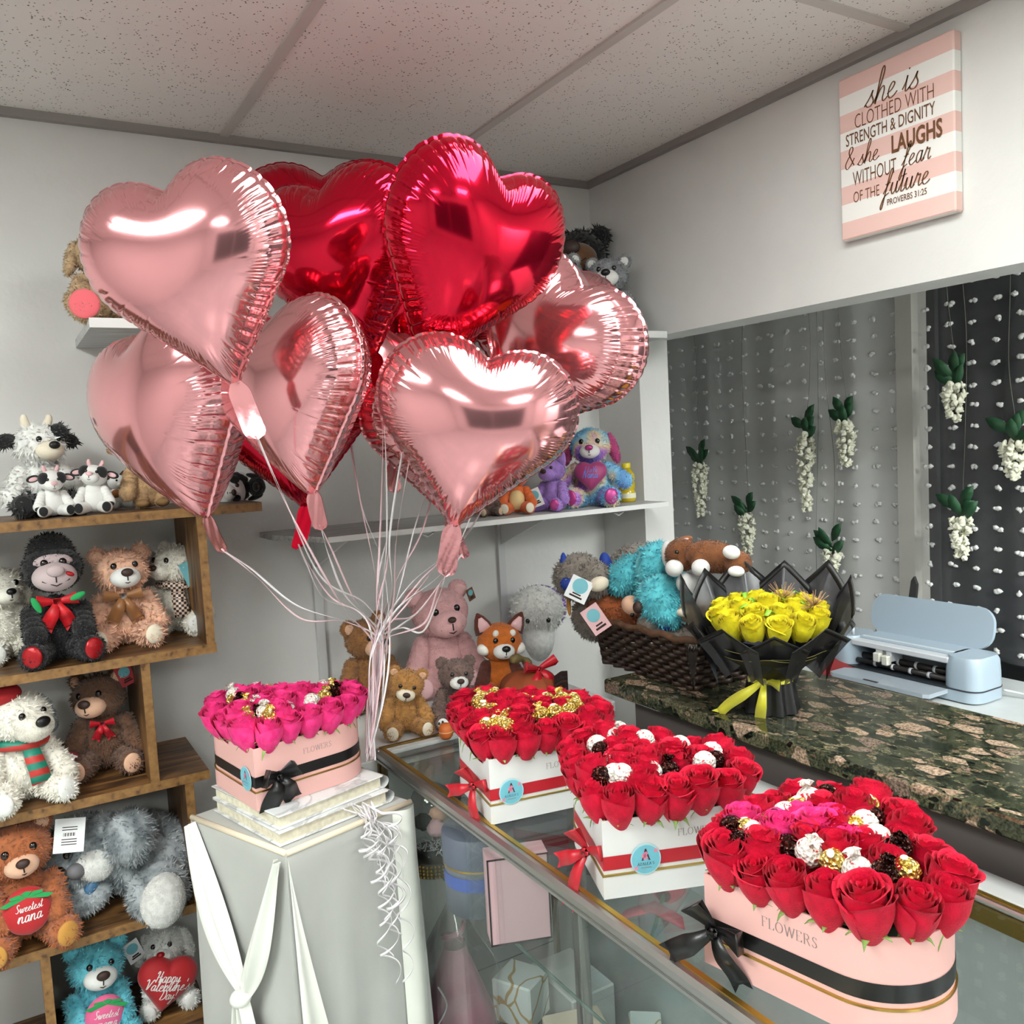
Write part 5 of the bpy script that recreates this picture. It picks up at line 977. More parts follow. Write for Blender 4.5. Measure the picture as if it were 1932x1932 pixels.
MB().lathe([(.0, 0), (.025, 0), (.027, .006), (.027, .03), (.023, .036), (.027, .042), (.027, .06), (.023, .066), (.027, .072), (.026, .086), (.018, .100), (.012, .106), (.012, .112)], n=28).build('bottle_body', yb, bt)
MB().lathe([(.0145, .108), (.0145, .122), (.013, .124), (0, .124)], n=24).build('cap', mat('yellow_cap', 'D9C42A', .35), bt); MB().lathe([(.0275, .012), (.0275, .028)], n=28).build('bottle_label', mat('pale_label', 'E5E2C8', .5), bt)
# --- table behind the glass case
ZT = .9155
l, s = place(690, 1158, 2.27, ZT); toy('teddy_bear', 'caramel brown plush bear behind the balloon ribbons', l, s*.98, dict(fur=fm('caramel_bear_fur', '8F6237', .18, 45), muzzle=peachv, pad=creamv), fur=.03, yaw=12, head=(22, 0, -6), muz=1.3)
l, s = place(828, 1108, 2.27, ZT); toy('teddy_bear', 'large soft pink plush bear sitting against the back wall', l, s*1.0, dict(fur=pinkfur, muzzle=pinkfur, fuzzymuzzle=1, pad=pinkv, inear=pinkfur), fur=.016, yaw=8, head=(10, -2, -5), muz=1.35, headk=1.08, nk=.55, extras=[('tag', mat('brown_leather_tag', '6E4A30', .6), (.30, -.05, .90), .5, .6)])
l, s = place(856, 1238, 1.955, ZT); toy('teddy_bear', 'small taupe plush bear with dark satin bow in front of the pink bear', l, s, dict(fur=taupef, muzzle=whitev, pad=whitev, inear=taupef), fur=.04, yaw=6, head=(6, -4, 3), muz=1.1, extras=[('bow', mat('dark_brown_satin', '33201A', .3, sheen=.3), 1.0), ('blob', 'paw_print', [((-.27, -.47, .10), (.035, .014, .03), None)], nose_br, 0, False), ('blob', 'paw_print', [((-.31, -.455, .16), (.016, .014, .022), None)], nose_br, 0, False), ('blob', 'paw_print', [((-.26, -.468, .18), (.016, .014, .022), None)], nose_br, 0, False)])
l, s = place(775, 1310, 1.97, ZT); toy('teddy_bear', 'honey brown plush bear with cream soles slumped at the table corner', l+V((-.015, .01, 0)), .17, dict(fur=honeyf, muzzle=creamv, pad=creamv, inear=peachv), fur=.04, yaw=8, head=(-8, -14, 14), muz=1.1)
l, s = place(938, 1188, 2.10, ZT); spot = mat('white_felt', 'E8E4DC', .8)
toy('plush_red_panda', 'orange plush red panda with white brow spots behind the pumpkin', l, s*1.02, dict(fur=orangef, muzzle=whitev, ear=fm('dark_red_brown', '5A2A1C', .1), inear=pinkv, pad=fm('dark_red_brown', '5A2A1C'), arm=fm('dark_red_brown', '5A2A1C'), nosem=nose_bk), ears='point', fur=.014, yaw=10, head=(4, 0, 4), headk=1.3, nose='black', extras=[('blob', 'brow_spot', [((-.09, -.205, .87), (.035, .03, .04), R3('Y', .3))], spot, 0, True), ('blob', 'brow_spot', [((.11, -.20, .87), (.035, .03, .04), R3('Y', -.3))], spot, 0, True), ('blob', 'cheek', [((.2, -.12, .68), (.08, .08, .07), None)], spot, 0, True), ('blob', 'cheek', [((-.2, -.12, .68), (.08, .08, .07), None)], spot, 0, True)])
l, s = place(1012, 1112, 2.3, ZT); tw = Toy('plush_toy', 'round fluffy white plush with purple back against the wall', l, 1); hh = s
tw.part('stand_body', [((0, 0, .085), (.05, .05, .085), None)], whitef); bd = tw.part('head', [((0, 0, hh-.075), (.085, .07, .075), None)], whitef, .016); tw.part('hood', [((.006, .022, hh-.077), (.088, .066, .076), None)], fm('violet_mane', '6A3F9C', .2))
for sx in (-1, 1): tw.part('eye', [((sx*.032, -.066, hh-.098), (.007, .006, .008), None)], eye_m, 0, bd)
# pumpkin with a red bow
pk = thing('pumpkin', 'burnt orange velvet pumpkin with a red bow and brown leaf', 'decoration', V((aty(1000, 1290, 1.935).x, 1.935, ZT)))
def pf(u, v):
    a = 2*PI*u; ph = PI*v; k = 1-.10*abs(math.sin(a*4))**.5*.9; r = .085*math.sin(ph)**.8*k; return V((r*math.cos(a), r*math.sin(a), .052-.052*math.cos(ph)*(1-.15*math.sin(ph)*0)+.0))
PZ = .04
MB().grid(lambda u, v: pf(u, v)+V((0, 0, 0)), 64, 18, wrap=True).build('pumpkin_body', mat('burnt_orange_velvet', '8A3F1C', .8), pk)
MB().tube(spline([(0, 0, .095), (-.004, -.004, .12), (-.03, -.012, .142), (-.065, -.02, .147)], 16), [.010+.003*math.cos(i) for i in range(16)], 10).build('pumpkin_stem', mat('ribbed_stem', '6A5A33', .8, var=.4, vscale=60), pk)
be = thing('bow', None, None); be.parent = pk; be.matrix_local = T3((.008, -.03, .108)) @ R3('X', PI/2-.5)
for nm2, m_ in bow(L_=.048, w_=.024, tl=(.075, .07), ta=(-2.2, -1.0), up=(.25, .35)): m_.build(nm2, satin_red, be)
MB().grid(lambda u, v: V((.03+.055*u, -.073+.02*u, .05+.05*v-.012*abs(u-.5)+.004*math.sin(v*20))), 8, 12).build('leaf', mat('dark_brown_leaf', '2F1C17', .35), pk)
mc = aty(841, 1378, 1.80); mcn = thing('macaron', 'small orange macaron ornament beside the far white heart box', 'ornament', V((mc.x, 1.80, .9415)))
MB().lathe([(0, .0), (.011, .001), (.016, .008), (.0165, .018), (.016, .028), (.011, .035), (0, .036)], n=24).build('shell', mat('orange_shell', 'C4642A', .5), mcn)
MB().lathe([(.0168, .0165), (.0172, .018), (.0168, .0195)], n=24).build('filling', mat('pale_orange_cream', 'DDA070', .6), mcn)
# --- woven basket with plush toys on the counter
zg = 1.0205; bk = thing('wicker_basket', 'dark brown woven basket full of plush toys on the granite counter', 'basket', (1.50, 1.56, zg), .0)
ba = (-.145, -.05, .14, .30); wm = mat('dark_woven_strap', '33231A', .5, var=.55, vscale=45); wm2 = mat('dark_woven_rim', '5A3E2A', .6, var=.5, vscale=60)
def bw(P0, P1, out):
    mb = MB(); P0, P1 = V(P0), V(P1); d = P1-P0; n = int(d.length/.022); H_ = .118; nr = 10
    for r_ in range(nr):
        A, B = [], []
        for i in range(n*4+1):
            t = i/(n*4); z = H_*r_/nr; fl = .02*(r_+.5)/nr; w_ = .006*math.sin(PI*t*n+(r_ % 2)*PI); p = P0+d*t+V(out)*(fl+w_); A.append(p+V((0, 0, z))); B.append(p+V((0, 0, z+H_/nr*.98))+V(out)*.002)
        mb.strip(A, B, th=.003)
    return mb
x0_, y0_, x1_, y1_ = ba
for P0, P1, o_ in (((x0_, y1_, .001), (x0_, y0_, .001), (-1, 0, 0)), ((x0_, y0_, .001), (x1_, y0_, .001), (0, -1, 0)), ((x1_, y0_, .001), (x1_, y1_, .001), (1, 0, 0)), ((x1_, y1_, .001), (x0_, y1_, .001), (0, 1, 0))): bw(P0, P1, o_).build('woven_wall', wm, bk)
MB().box((x0_+.005, y0_+.005, 0), (x1_-.005, y1_-.005, .01)).build('basket_base', wm, bk, smooth=False)
f_ = .022; rc = [(x0_-f_, y0_-f_), (x1_+f_, y0_-f_), (x1_+f_, y1_+f_), (x0_-f_, y1_+f_)]; P_ = []
for i in range(4):
    a, b_ = V((*rc[i], .124)), V((*rc[(i+1) % 4], .124))
    for k in range(14): P_.append(a.lerp(b_, .04+.92*k/13)+V((0, 0, .004*math.sin(k*2))))
MB().tube(P_, .009, 8, closed=True).build('rim', wm2, bk)

def blobtoy(nm, label, items, tags=(), cat='plush toy'):
    """a toy from ellipsoids given by centre pixel, X or Y plane, size in pixels, turn in degrees"""
    def loc_(px, py, pl): return (atx(px, py, pl[1]) if pl[0] == 'X' else aty(px, py, pl[1]))
    o0 = loc_(*items[0][1][0][:3]); lo = o0.z; t = thing(nm, label, cat, o0); made = {}
    for it in items:
        pn, es, m_, fu = it[:4]; par = made.get(it[4]) if len(it) > 4 else t; ells = []
        for (px, py, pl, rx, ry, dg) in es:
            c = loc_(px, py, pl); k = (c-V((0, 0, CAMZ))).length/F; tw_ = -V(ray(px, py)); M = frame(tw_, CU).to_3x3().to_4x4() @ R3('Z', math.radians(dg)); ells.append((c-o0, (rx*k, ry*k, min(rx, ry)*k*.95), M))
        L_ = fu; made[pn] = ellset(ells, 1, L_, 1.15/(L_*L_*.21) if fu else 0).build(pn, m_, par)
    for (px, py, pl, w_, h_, dg, m_, pr_) in tags:
        c = loc_(px, py, pl); k = (c-V((0, 0, CAMZ))).length/F; M = T3(c-o0) @ frame(-V(ray(px, py)), CU).to_3x3().to_4x4() @ R3('Z', math.radians(dg)); w_, h_ = w_*k/2, h_*k/2
        tg = MB().box((-w_, -h_, -.0008), (w_, h_, .0008), M=M).build('hang_tag', m_, t, smooth=False); pb = MB()
        if pr_ == 'disc': pb.lathe([(0, .0011), (w_*.7, .0011)], n=24, c=(0, 0, 0)); pb.v = [(x, y+h_*.3, z) for x, y, z in pb.v]; pb.xf(M).build('tag_emblem', teal_card, tg, smooth=False); MB().box((-w_*.6, -h_*.75, .0009), (w_*.6, -h_*.6, .0013), M=M).box((-w_*.4, -h_*.5, .0009), (w_*.4, -h_*.38, .0013), M=M).build('tag_print', thread, tg, smooth=False)
        else:
            for i in range(9): pb.box((-w_*.4+i*w_*.09, -h_*.05, .0009), (-w_*.4+i*w_*.09+w_*(.03+.03*(i % 2)), h_*.15, .0013), M=M)
            for q in (.45, .3, -.25, -.4, -.55): pb.box((-w_*.5, h_*q, .0009), (w_*.5, h_*(q+.05), .0013), M=M)
            pb.build('tag_print', thread, tg, smooth=False)
    return t
XA, XB, XD = ('X', 1.37), ('X', 1.45), ('X', 1.55)
blue_f = mat('royal_blue_felt', '1C3F9A', .7)
blobtoy('plush_animal', 'grey plush graduate with blue cap lying on the basket pile', [('body', [(1205, 1068, ('X', 1.52), 62, 42, 12)], greyk, .012), ('head', [(1092, 1088, ('X', 1.33), 48, 44, 0), (1120, 1092, ('X', 1.34), 32, 36, 0)], greyk, .012), ('neck_band', [(1143, 1066, ('X', 1.40), 12, 24, 10)], blue_f, 0), ('cap', [(1066, 1084, ('X', 1.29), 9, 42, 5), (1076, 1100, ('X', 1.29), 20, 18, 0)], blue_f, 0), ('hand', [(1130, 1102, ('X', 1.30), 19, 14, 20)], creamv, 0), ('cap_tassel', [(1073, 1140, ('X', 1.30), 4, 22, 5)], mat('gold_tassel', 'B0782A', .6), 0)], [(1092, 1112, ('X', 1.25), 42, 44, -25, white_card, 'disc')])
blobtoy('plush_bear', 'dark stone grey plush body under the rusty bear at the basket end', [('body', [(1128, 1162, ('X', 1.40), 48, 46, 0)], greyk, .012)])
aqf = fm('aqua_fur', '5FC3CC', .2, 40, '3E9FB0')
blobtoy('teddy_bear', 'turquoise plush bear slumped face down in the middle of the basket pile', [('body', [(1243, 1080, XB, 46, 58, 10)], aqf, .014), ('leg', [(1192, 1084, ('X', 1.42), 52, 36, 28)], aqf, .014), ('arm', [(1246, 1130, ('X', 1.40), 46, 48, 0), (1258, 1160, ('X', 1.39), 30, 24, -20)], aqf, .014), ('foot', [(1288, 1128, XB, 30, 24, 0)], aqf, .014)])
rstf = fm('rust_fur', '9A5128', .18, 40)
blobtoy('teddy_bear', 'rusty brown plush bear lying sideways in the basket with a pink tag', [('head', [(1162, 1156, ('X', 1.40), 54, 42, -8)], rstf, .012), ('ear', [(1124, 1142, ('X', 1.41), 22, 18, 0)], rstf, .010), ('muzzle', [(1192, 1142, ('X', 1.355), 20, 18, -30)], peachv, 0, 'head'), ('nose', [(1204, 1146, ('X', 1.335), 10, 12, 0)], nose_br, 0, 'muzzle'), ('eye', [(1181, 1141, ('X', 1.338), 4, 4, 0)], eye_m, 0, 'head'), ('eye_lower', [(1193, 1160, ('X', 1.345), 4, 4, 0)], eye_m, 0, 'head')], [(1124, 1168, ('X', 1.29), 36, 52, 35, pinkv, 'disc')])
pup = fm('saddle_brown_fur', '7F4C28', .15, 50)
blobtoy('plush_puppy', 'brown and white plush puppy lying on top of the basket pile', [('body', [(1345, 1050, XB, 52, 29, -8), (1392, 1062, XB, 24, 22, 0)], pup, .005), ('head', [(1287, 1046, ('X', 1.42), 31, 30, 0)], pup, .005), ('muzzle', [(1263, 1048, ('X', 1.41), 15, 28, 8)], whitev, 0, 'head'), ('ear', [(1290, 1020, ('X', 1.43), 17, 8, 20)], pup, 0, 'head'), ('inner_ear', [(1289, 1020, ('X', 1.424), 11, 4, 20)], pinkv, 0, 'ear'), ('eye', [(1277, 1042, ('X', 1.375), 4, 4, 0)], eye_m, 0, 'head'), ('front_leg', [(1322, 1052, ('X', 1.42), 17, 26, -15)], pup, .005), ('paw', [(1322, 1071, ('X', 1.40), 17, 16, 0)], whitev, 0, 'front_leg'), ('near_paw', [(1272, 1072, ('X', 1.38), 17, 16, 0)], whitev, 0), ('rump_patch', [(1380, 1042, ('X', 1.425), 16, 13, -10)], whitev, 0, 'body'), ('rear_paw', [(1389, 1078, ('X', 1.42), 15, 10, 0)], whitev, 0), ('tail', [(1414, 1070, XB, 3, 14, 40)], blackv, 0)])
blobtoy('plush_cat', 'beige plush cat with a stitched smile deep in the basket', [('head', [(1292, 1152, ('X', 1.43), 26, 20, 0), (1322, 1160, ('X', 1.45), 26, 32, 0)], beigef, .004), ('muzzle', [(1288, 1156, ('X', 1.395), 11, 8, 0)], creamv, 0, 'head')])
blobtoy('plush_animal', 'stone grey plush with a raised round paw at the basket rim', [('body', [(1278, 1200, ('X', 1.42), 55, 24, -12)], greyk, .008), ('paw', [(1224, 1177, ('X', 1.37), 21, 20, 0)], greyk, .006), ('blue_bib', [(1259, 1182, ('X', 1.385), 14, 8, 15)], blue_f, 0)])
blobtoy('plush_bear', 'white plush paw showing under the puppy beside the black bouquet', [('paw', [(1296, 1100, ('X', 1.42), 20, 20, 0)], whitev, 0), ('sleeve', [(1300, 1122, ('X', 1.43), 17, 14, 0)], mat('mint_felt', '9CC8B0', .8), 0)])

Yg = lambda y: ('Y', y)
blobtoy('teddy_bear', 'silver grey plush bear lying on its side with a white price tag', [('body', [(280, 1612, Yg(2.27), 82, 66, -18), (330, 1640, Yg(2.27), 50, 62, 0)], greyf, .013), ('head', [(158, 1608, Yg(2.28), 62, 60, 0)], greyf, .013), ('muzzle', [(172, 1626, Yg(2.225), 36, 30, -25)], whitef, .004, 'head'), ('nose', [(143, 1644, Yg(2.195), 14, 13, 0)], mat('grey_nose', '6C6C6E', .6), 0, 'muzzle'), ('eye', [(126, 1613, Yg(2.185), 6, 7, 0)], eye_m, 0, 'head'), ('eye_lower', [(113, 1643, Yg(2.195), 7, 6, 0)], eye_m, 0, 'head'), ('ear', [(198, 1562, Yg(2.25), 30, 26, 0)], greyf, .012), ('arm', [(245, 1578, Yg(2.19), 40, 46, 0)], greyf, .013), ('lower_arm', [(158, 1698, Yg(2.22), 44, 24, 20)], greyf, .012), ('leg', [(300, 1682, Yg(2.17), 48, 52, 0)], greyf, .013), ('foot_pad', [(308, 1698, Yg(2.115), 34, 42, -8)], whitef, .003, 'leg'), ('scarf_bow', [(172, 1672, Yg(2.21), 10, 22, -20)], mat('blue_check_ribbon', '3F6A8C', .5, var=.4, vscale=120), 0)], [(131, 1576, Yg(2.17), 44, 52, -4, white_card, 'bar')])
# ================================================================ RECESS: CURTAINS, GARLANDS, CUTTING MACHINE
def sheer_mat(name, c, op):
    m, nt, b, N, L = nodes(name); out = nt.nodes['Material Output']; nt.nodes.remove(b)
    tr = N('BsdfTransparent'); df = N('BsdfDiffuse'); df.inputs[0].default_value = lin(c); tl = N('BsdfTranslucent'); tl.inputs[0].default_value = lin(c); a = N('MixShader'); a.inputs[0].default_value = .35; L(df.outputs[0], a.inputs[1]); L(tl.outputs[0], a.inputs[2])
    x = N('MixShader'); x.inputs[0].default_value = op; L(tr.outputs[0], x.inputs[1]); L(a.outputs[0], x.inputs[2]); L(x.outputs[0], out.inputs[0]); return m
sh_w = sheer_mat('sheer_white_voile', 'EAEAE8', .85); sh_d = sheer_mat('sheer_grey_voile', 'C0C1C4', .13); tuft_m = mat('white_cotton_tuft', 'D6D6D4', .9)
XC = 2.64
def curtain(label, y0, y1, m, zlo, amp, seed):
    t = thing('sheer_curtain', label, 'curtain', (XC, (y0+y1)/2, 0)); yc = (y0+y1)/2; r = random.Random(seed); ks = [(r.uniform(18, 45), r.uniform(0, 6), r.uniform(.3, 1)) for _ in range(4)]
    def off(y, z): return amp*sum(a*math.sin(k*y+p+.3*math.sin(z*2+p)) for k, p, a in ks)/2
    MB().grid(lambda u, v: V((off(y0+(y1-y0)*u, v), y0+(y1-y0)*u-yc, zlo+(2.28-zlo)*v)), 160, 24).build('voile', m, t)
    tb = MB(); ny = int((y1-y0)/.075); 
    for i in range(ny+1):
        for j in range(int((2.25-zlo)/.064)):
            y = y0+.012+i*.075+r.uniform(-.004, .004); z = zlo+.03+j*.064+r.uniform(-.004, .004)
            if y > y1: continue
            for q in range(3): tb.ell((off(y, (z-zlo)/2.3)-.006, y-yc+r.uniform(-.011, .011), z+r.uniform(-.004, .004)), (.005, r.uniform(.006, .011), r.uniform(.005, .008)), nu=6, nv=4, jit=.25)
    o = tb.build('cotton_tufts', tuft_m, t); o['kind'] = 'stuff'
curtain('white sheer curtain with cotton tufts over the pale wall, left of the post', 1.88, 3.04, sh_w, .86, .022, 3)
curtain('grey sheer curtain with cotton tufts over the dark window, right of the post', .55, 1.80, sh_d, .86, .012, 8)
leafm = mat('dark_green_silk_leaf', '1E4A2C', .5, var=.25, vscale=15); blm = mat('ivory_silk_blossom', 'E0DFCB', .7, var=.06, vscale=30); vinem = mat('thin_brown_vine', '66665C', .7)
def garland(px, yt, yb, label, seed, sp=0, leaves=5):
    r = random.Random(seed); P = atx(px, yt, XC-.04); Q = atx(px, yb, XC-.04); Lz = P.z-Q.z; t = thing('wisteria_spray', label, 'artificial flower', P, group=None)
    top = 2.27-P.z
    MB().tube(spline([(.0, r.uniform(-.03, .03), top), (0, r.uniform(-.03, .03), top*.6), (0, r.uniform(-.02, .02), top*.25), (0, 0, 0), (0, .006, -Lz*.4), (0, 0, -Lz*.95)], 30), .0009, 5).build('vine', vinem, t)
    for k in range(leaves):
        a = r.uniform(-1.2, 1.2) if k else .1; sgn = -1 if k % 2 else 1; l_ = r.uniform(.065, .095); c = V((-.008, 0, -.02-.012*k)); d = V((-.25, -math.sin(a+sgn*.7), math.cos(a*.8)*.75+.1)).normalized(); s_ = d.cross(V((1, 0, .0))).normalized(); ws = (.002, .014, .019, .015, .001)
        A = [c+d*l_*q/4+s_*w_+V((-.006*math.sin(q/4*PI), 0, 0)) for q, w_ in enumerate(ws)]; B = [c+d*l_*q/4-s_*w_+V((-.006*math.sin(q/4*PI), 0, 0)) for q, w_ in enumerate(ws)]; MB().strip(A, B, th=.0006).build('leaf', leafm, t)
    mb = MB(); n = int(60*Lz/.2)
    for k in range(n):
        q = k/n; z = -.06-(Lz-.06)*q; R_ = .036*(1-.65*q)*(.6+.4*min(1, q*6)); a = r.uniform(0, 6.3); c = V((-.012+math.cos(a)*R_*.8, math.sin(a)*R_, z)); M = R3('Z', a) @ R3('X', r.uniform(-1, 1)) @ R3('Y', r.uniform(-.8, .8))
        mb.ell(c, (.015*(1-.3*q), .011*(1-.3*q), .004), M, nu=7, nv=5); mb.ell(c+V((0, 0, .004)), (.005, .011*(1-.3*q), .014*(1-.3*q)), M, nu=7, nv=5)
    mb.build('blossoms', blm, t)
for i, (px, yt, yb, lab) in enumerate([(1322, 850, 975, 'wisteria spray farthest left on the white curtain'), (1412, 945, 1045, 'wisteria spray above the puppy and left of the bouquet points'), (1522, 790, 965, 'longest wisteria spray with wide leaves at the middle of the white curtain'), (1598, 765, 880, 'wisteria spray hung highest on the white curtain'), (1572, 1010, 1080, 'wisteria spray dipping behind the black bouquet'), (1803, 690, 795, 'upper wisteria spray on the grey curtain'), (1816, 940, 1055, 'lower wisteria spray on the grey curtain'), (1916, 795, 905, 'wisteria spray at the right photo edge'), (1546, 1205, 1250, 'leafy wisteria end below the black bouquet')]): garland(px, yt, yb, lab, i+20)
# cords and bracket
tag(MB().tube(spline([atx(1212, 925, 2.58), atx(1222, 965, 2.58), atx(1236, 1000, 2.58), atx(1246, 1040, 2.58), atx(1256, 1100, 2.58)], 24), .006, 8).build('black_cable', mat('black_cable_rubber', '111111', .5)), 'black cable hanging behind the lower wall shelf end', 'cable')
tag(MB().tube([atx(1226, 700, 2.66), atx(1241, 1050, 2.66)], .004, 6).tube([atx(1232, 700, 2.66), atx(1247, 1050, 2.66)], .004, 6).build('white_wire', mat('white_wire_m', 'B9BBBA', .5)), 'thin white wires running down the recess wall', 'wire')
tag(MB().tube(spline([atx(1242, 650, 2.6), atx(1248, 740, 2.6), atx(1250, 790, 2.6), atx(1240, 815, 2.6)], 16), .002, 5).build('bare_vine', vinem), 'bare vine twig hanging left of the white curtain', 'vine')
bk2 = atx(1721, 1112, 2.6); tag(MB().prism([(-.012, -.04), (.014, -.04), (.02, .02), (.01, .045), (-.0, .03)], -.006, .006, M=T3(bk2) @ R3('Z', -PI/2) @ R3('X', PI/2)).build('metal_clip', mat('dark_clip', '3A3A3A', .4), smooth=False), 'dark metal clip on the white post', 'clip')
# cutting machine: long axis along Y, front towards -X
PX = 2.30; zt_ = .8205; pA = atz(1830, 1332, zt_); pB = atz(1605, 1262, zt_); yM = (pA.y+pB.y)/2; W2 = (pB.y-pA.y)/2+.02
cm = thing('cutting_machine', 'pale blue craft cutting machine with open lid on the work table', 'cutting machine', (pA.x+.075, yM, zt_)); blue = mat('pale_blue_plastic', 'A3B3C0', .35); grw = mat('light_grey_plastic', 'D0D3D8', .35); drk = mat('dark_roller', '2A2523', .4)
def rr_(hx_, hy_, r, n=6):
    out = []
    for cx_, cy_, a0 in ((hx_-r, hy_-r, 0), (-hx_+r, hy_-r, PI/2), (-hx_+r, -hy_+r, PI), (hx_-r, -hy_+r, 1.5*PI)):
        for k in range(n+1): out.append((cx_+r*math.cos(a0+k*PI/2/n), cy_+r*math.sin(a0+k*PI/2/n)))
    return out
MB().prism(rr_(.075, W2, .04), 0.004, .035).build('base', blue, cm, angle=40)
MB().prism(rr_(.076, W2+.001, .04), .035, .039).build('base_seam', mat('seam_dark', '2B3036', .5), cm, angle=40)
for sg, wy in ((-1, .055), (1, .045)):
    c = sg*(W2-wy); mb = MB(); pr = rr_(.073, wy, .038); 
    rows_ = [(1, .039), (.99, .08), (.95, .115), (.86, .128)]; vs = []; n_ = len(pr)
    for k_, z in rows_: vs += [(x*k_+(.0), y*k_+c+sg*(1-k_)*-.0, z) for x, y in pr]
    mb.add(vs, [(j*n_+i, j*n_+(i+1) % n_, (j+1)*n_+(i+1) % n_, (j+1)*n_+i) for j in range(3) for i in range(n_)]+[tuple(range(3*n_, 4*n_))]); mb.build('end_housing', blue, cm, angle=40)
MB().box((-.03, -W2+.09, .108), (.072, W2-.08, .128), bev=.004).build('top_bridge', blue, cm, smooth=False)
MB().box((-.066, -W2+.09, .104), (-.03, W2-.08, .122), bev=.003).build('front_bar', grw, cm, smooth=False); MB().box((-.025, -W2+.10, .128), (-.015, W2-.09, .1295)).build('light_strip', mat('white_strip', 'D9DDE2', .3), cm, smooth=False)
MB().box((.05, -W2+.1, .039), (.07, W2-.09, .108)).build('rear_panel', grw, cm, smooth=False)
for x, z, r_ in ((-.02, .066, .010), (-.05, .055, .008)):
    ro = MB().tube([(x, -W2+.10, z), (x, W2-.09, z)], r_, 14).build('roller', drk, cm)
    for y in (-.09, -.03, .03, .09): MB().tube([(x, y-.004, z), (x, y+.004, z)], r_+.0015, 14).build('roller_ring', grw, ro)
ca = MB().box((-.06, .03, .070), (-.0, .085, .118), bev=.003).build('carriage', grw, cm, smooth=False); MB().box((-.078, .03, .062), (-.056, .052, .092), bev=.003).box((-.078, .058, .068), (-.056, .082, .096), bev=.003).build('tool_clamp', mat('cream_clamp', 'D6D4C8', .4), ca, smooth=False); MB().box((-.064, .046, .09), (-.058, .056, .116)).build('blade_holder', mat('steel_grey', '8A8A8A', .3, .8), ca, smooth=False)
MB().prism([(-.17, -W2+.10), (-.16, -W2+.085), (-.072, -W2+.085), (-.072, W2-.075), (-.16, W2-.075), (-.17, W2-.09)], .022, .034).build('front_tray', mat('silver_blue_tray', '9FA9B2', .3), cm, smooth=False)
MB().box((-.168, .0, .0345), (-.160, .05, .0355)).build('tray_slot', drk, cm, smooth=False)
ld = MB().prism([(y, z) for y, z in rr_(W2-.045, .062, .05)], -.006, .006, M=T3((.082, -.005, .185)) @ R3('Y', .22) @ Matrix(((0, 0, 1, 0), (1, 0, 0, 0), (0, 1, 0, 0), (0, 0, 0, 1)))); ld.build('lid', blue, cm, angle=40)
for y, tl in ((W2-.035, .02), (W2-.06, -.0)):
    p0 = V((-.03, y, .128)); mb = MB().tube([p0, p0+V((0, tl*.6, .035))], .005, 8); mb.build('pen_tool', grw, cm); MB().tube(spline([p0+V((0, tl*.6, .035)), p0+V((.0, tl, .055)), p0+V((0, tl+.01, .075))], 8), .0015, 6).build('hook_tip', mat('steel_grey', '8A8A8A'), cm)
MB().tube(spline([V((.07, -W2+.01, .02)), V((.09, -W2-.06, .012)), V((.06, -W2-.16, .004)), V((.08, -W2-.3, .004))], 20), .0035, 8).build('power_cord', mat('white_cord', 'D0D2D4', .4), cm)
v0 = atz(1560, 1285, zt_); rd = MB().grid(lambda u, v: V((-.085+.13*u, -.11+.22*v, .002+.045*math.sin(min(1, u*1.5)*PI*.5)*(.2+v*.8))), 10, 14); rv = rd.build('red_vinyl_sheet', mat('dark_red_vinyl', '8A2F30', .5), smooth=True); rv.location = atz(1632, 1282, zt_+.001); tag(rv, 'curled dark red vinyl sheet in front of the cutting machine', 'vinyl sheet')

# ================================================================ BLACK BOUQUET
bq = atz(1462, 1340, 1.0205); BO = V((bq.x, bq.y+.01, 1.0205)); bo = thing('bouquet_wrap', 'black paper wrapped bouquet of yellow satin roses on the granite counter', 'bouquet', BO, -math.atan2(BO.x, BO.y))
blk = mat('matte_black_wrap_paper', '0E0E0F', .45, bump=.2, bscale=20, bdist=.004)
tp, nt, b, N, L = nodes('translucent_black_film'); b.inputs['Base Color'].default_value = lin('26262A'); b.inputs['Roughness'].default_value = .3; tr = N('BsdfTransparent'); tr.inputs[0].default_value = (.8, .8, .8, 1); x = N('MixShader'); x.inputs[0].default_value = .82; L(tr.outputs[0], x.inputs[1]); L(b.outputs[0], x.inputs[2]); L(x.outputs[0], nt.nodes['Material Output'].inputs[0])
def foot(u, v):
    a = 2*PI*u; r = (.056-.012*v+.006*math.sin(a*9)*(1-v*.3)); return V((r*math.cos(a), r*math.sin(a), .001+.075*v))
MB().grid(foot, 54, 8, wrap=True).build('paper_foot', blk, bo)
TILT = R3('X', .10)
def cone(u, v):
    a = 2*PI*u; r = .040+.098*v**.8+.004*math.sin(a*7)*v; z = .076+.115*v; return TILT @ V((r*math.cos(a), r*math.sin(a), z))
MB().grid(cone, 60, 10, wrap=True).build('paper_cone', blk, bo)
def sheet(a0, wid, r0, r1, z0, z1, nm, lay, bend):
    """pointed square of film standing around the flowers, with a dark border"""
    def P(a, b_):     # a,b in the diamond, -1..1 ; tip at b=1
        ang = a0+a*wid*(1-.0*b_); t = (b_+1)/2; r = r0+(r1-r0)*t; z = z0+(z1-z0)*(t-abs(a)*.42); return TILT @ V((r*math.cos(ang)*(1+bend*t*t), r*math.sin(ang)*(1+bend*t*t), z))
    def fn(u, v): a = (u-.5)*2; return P(a, -1+2*v)
    MB().grid(fn, 15, 9).build(nm, tp, bo)
    A = [P((i/14-.5)*2, 1) for i in range(15)]; B = [P((i/14-.5)*2*.93, .80) for i in range(15)]; MB().strip(A, B, th=.0012).build('film_border', blk, bo)
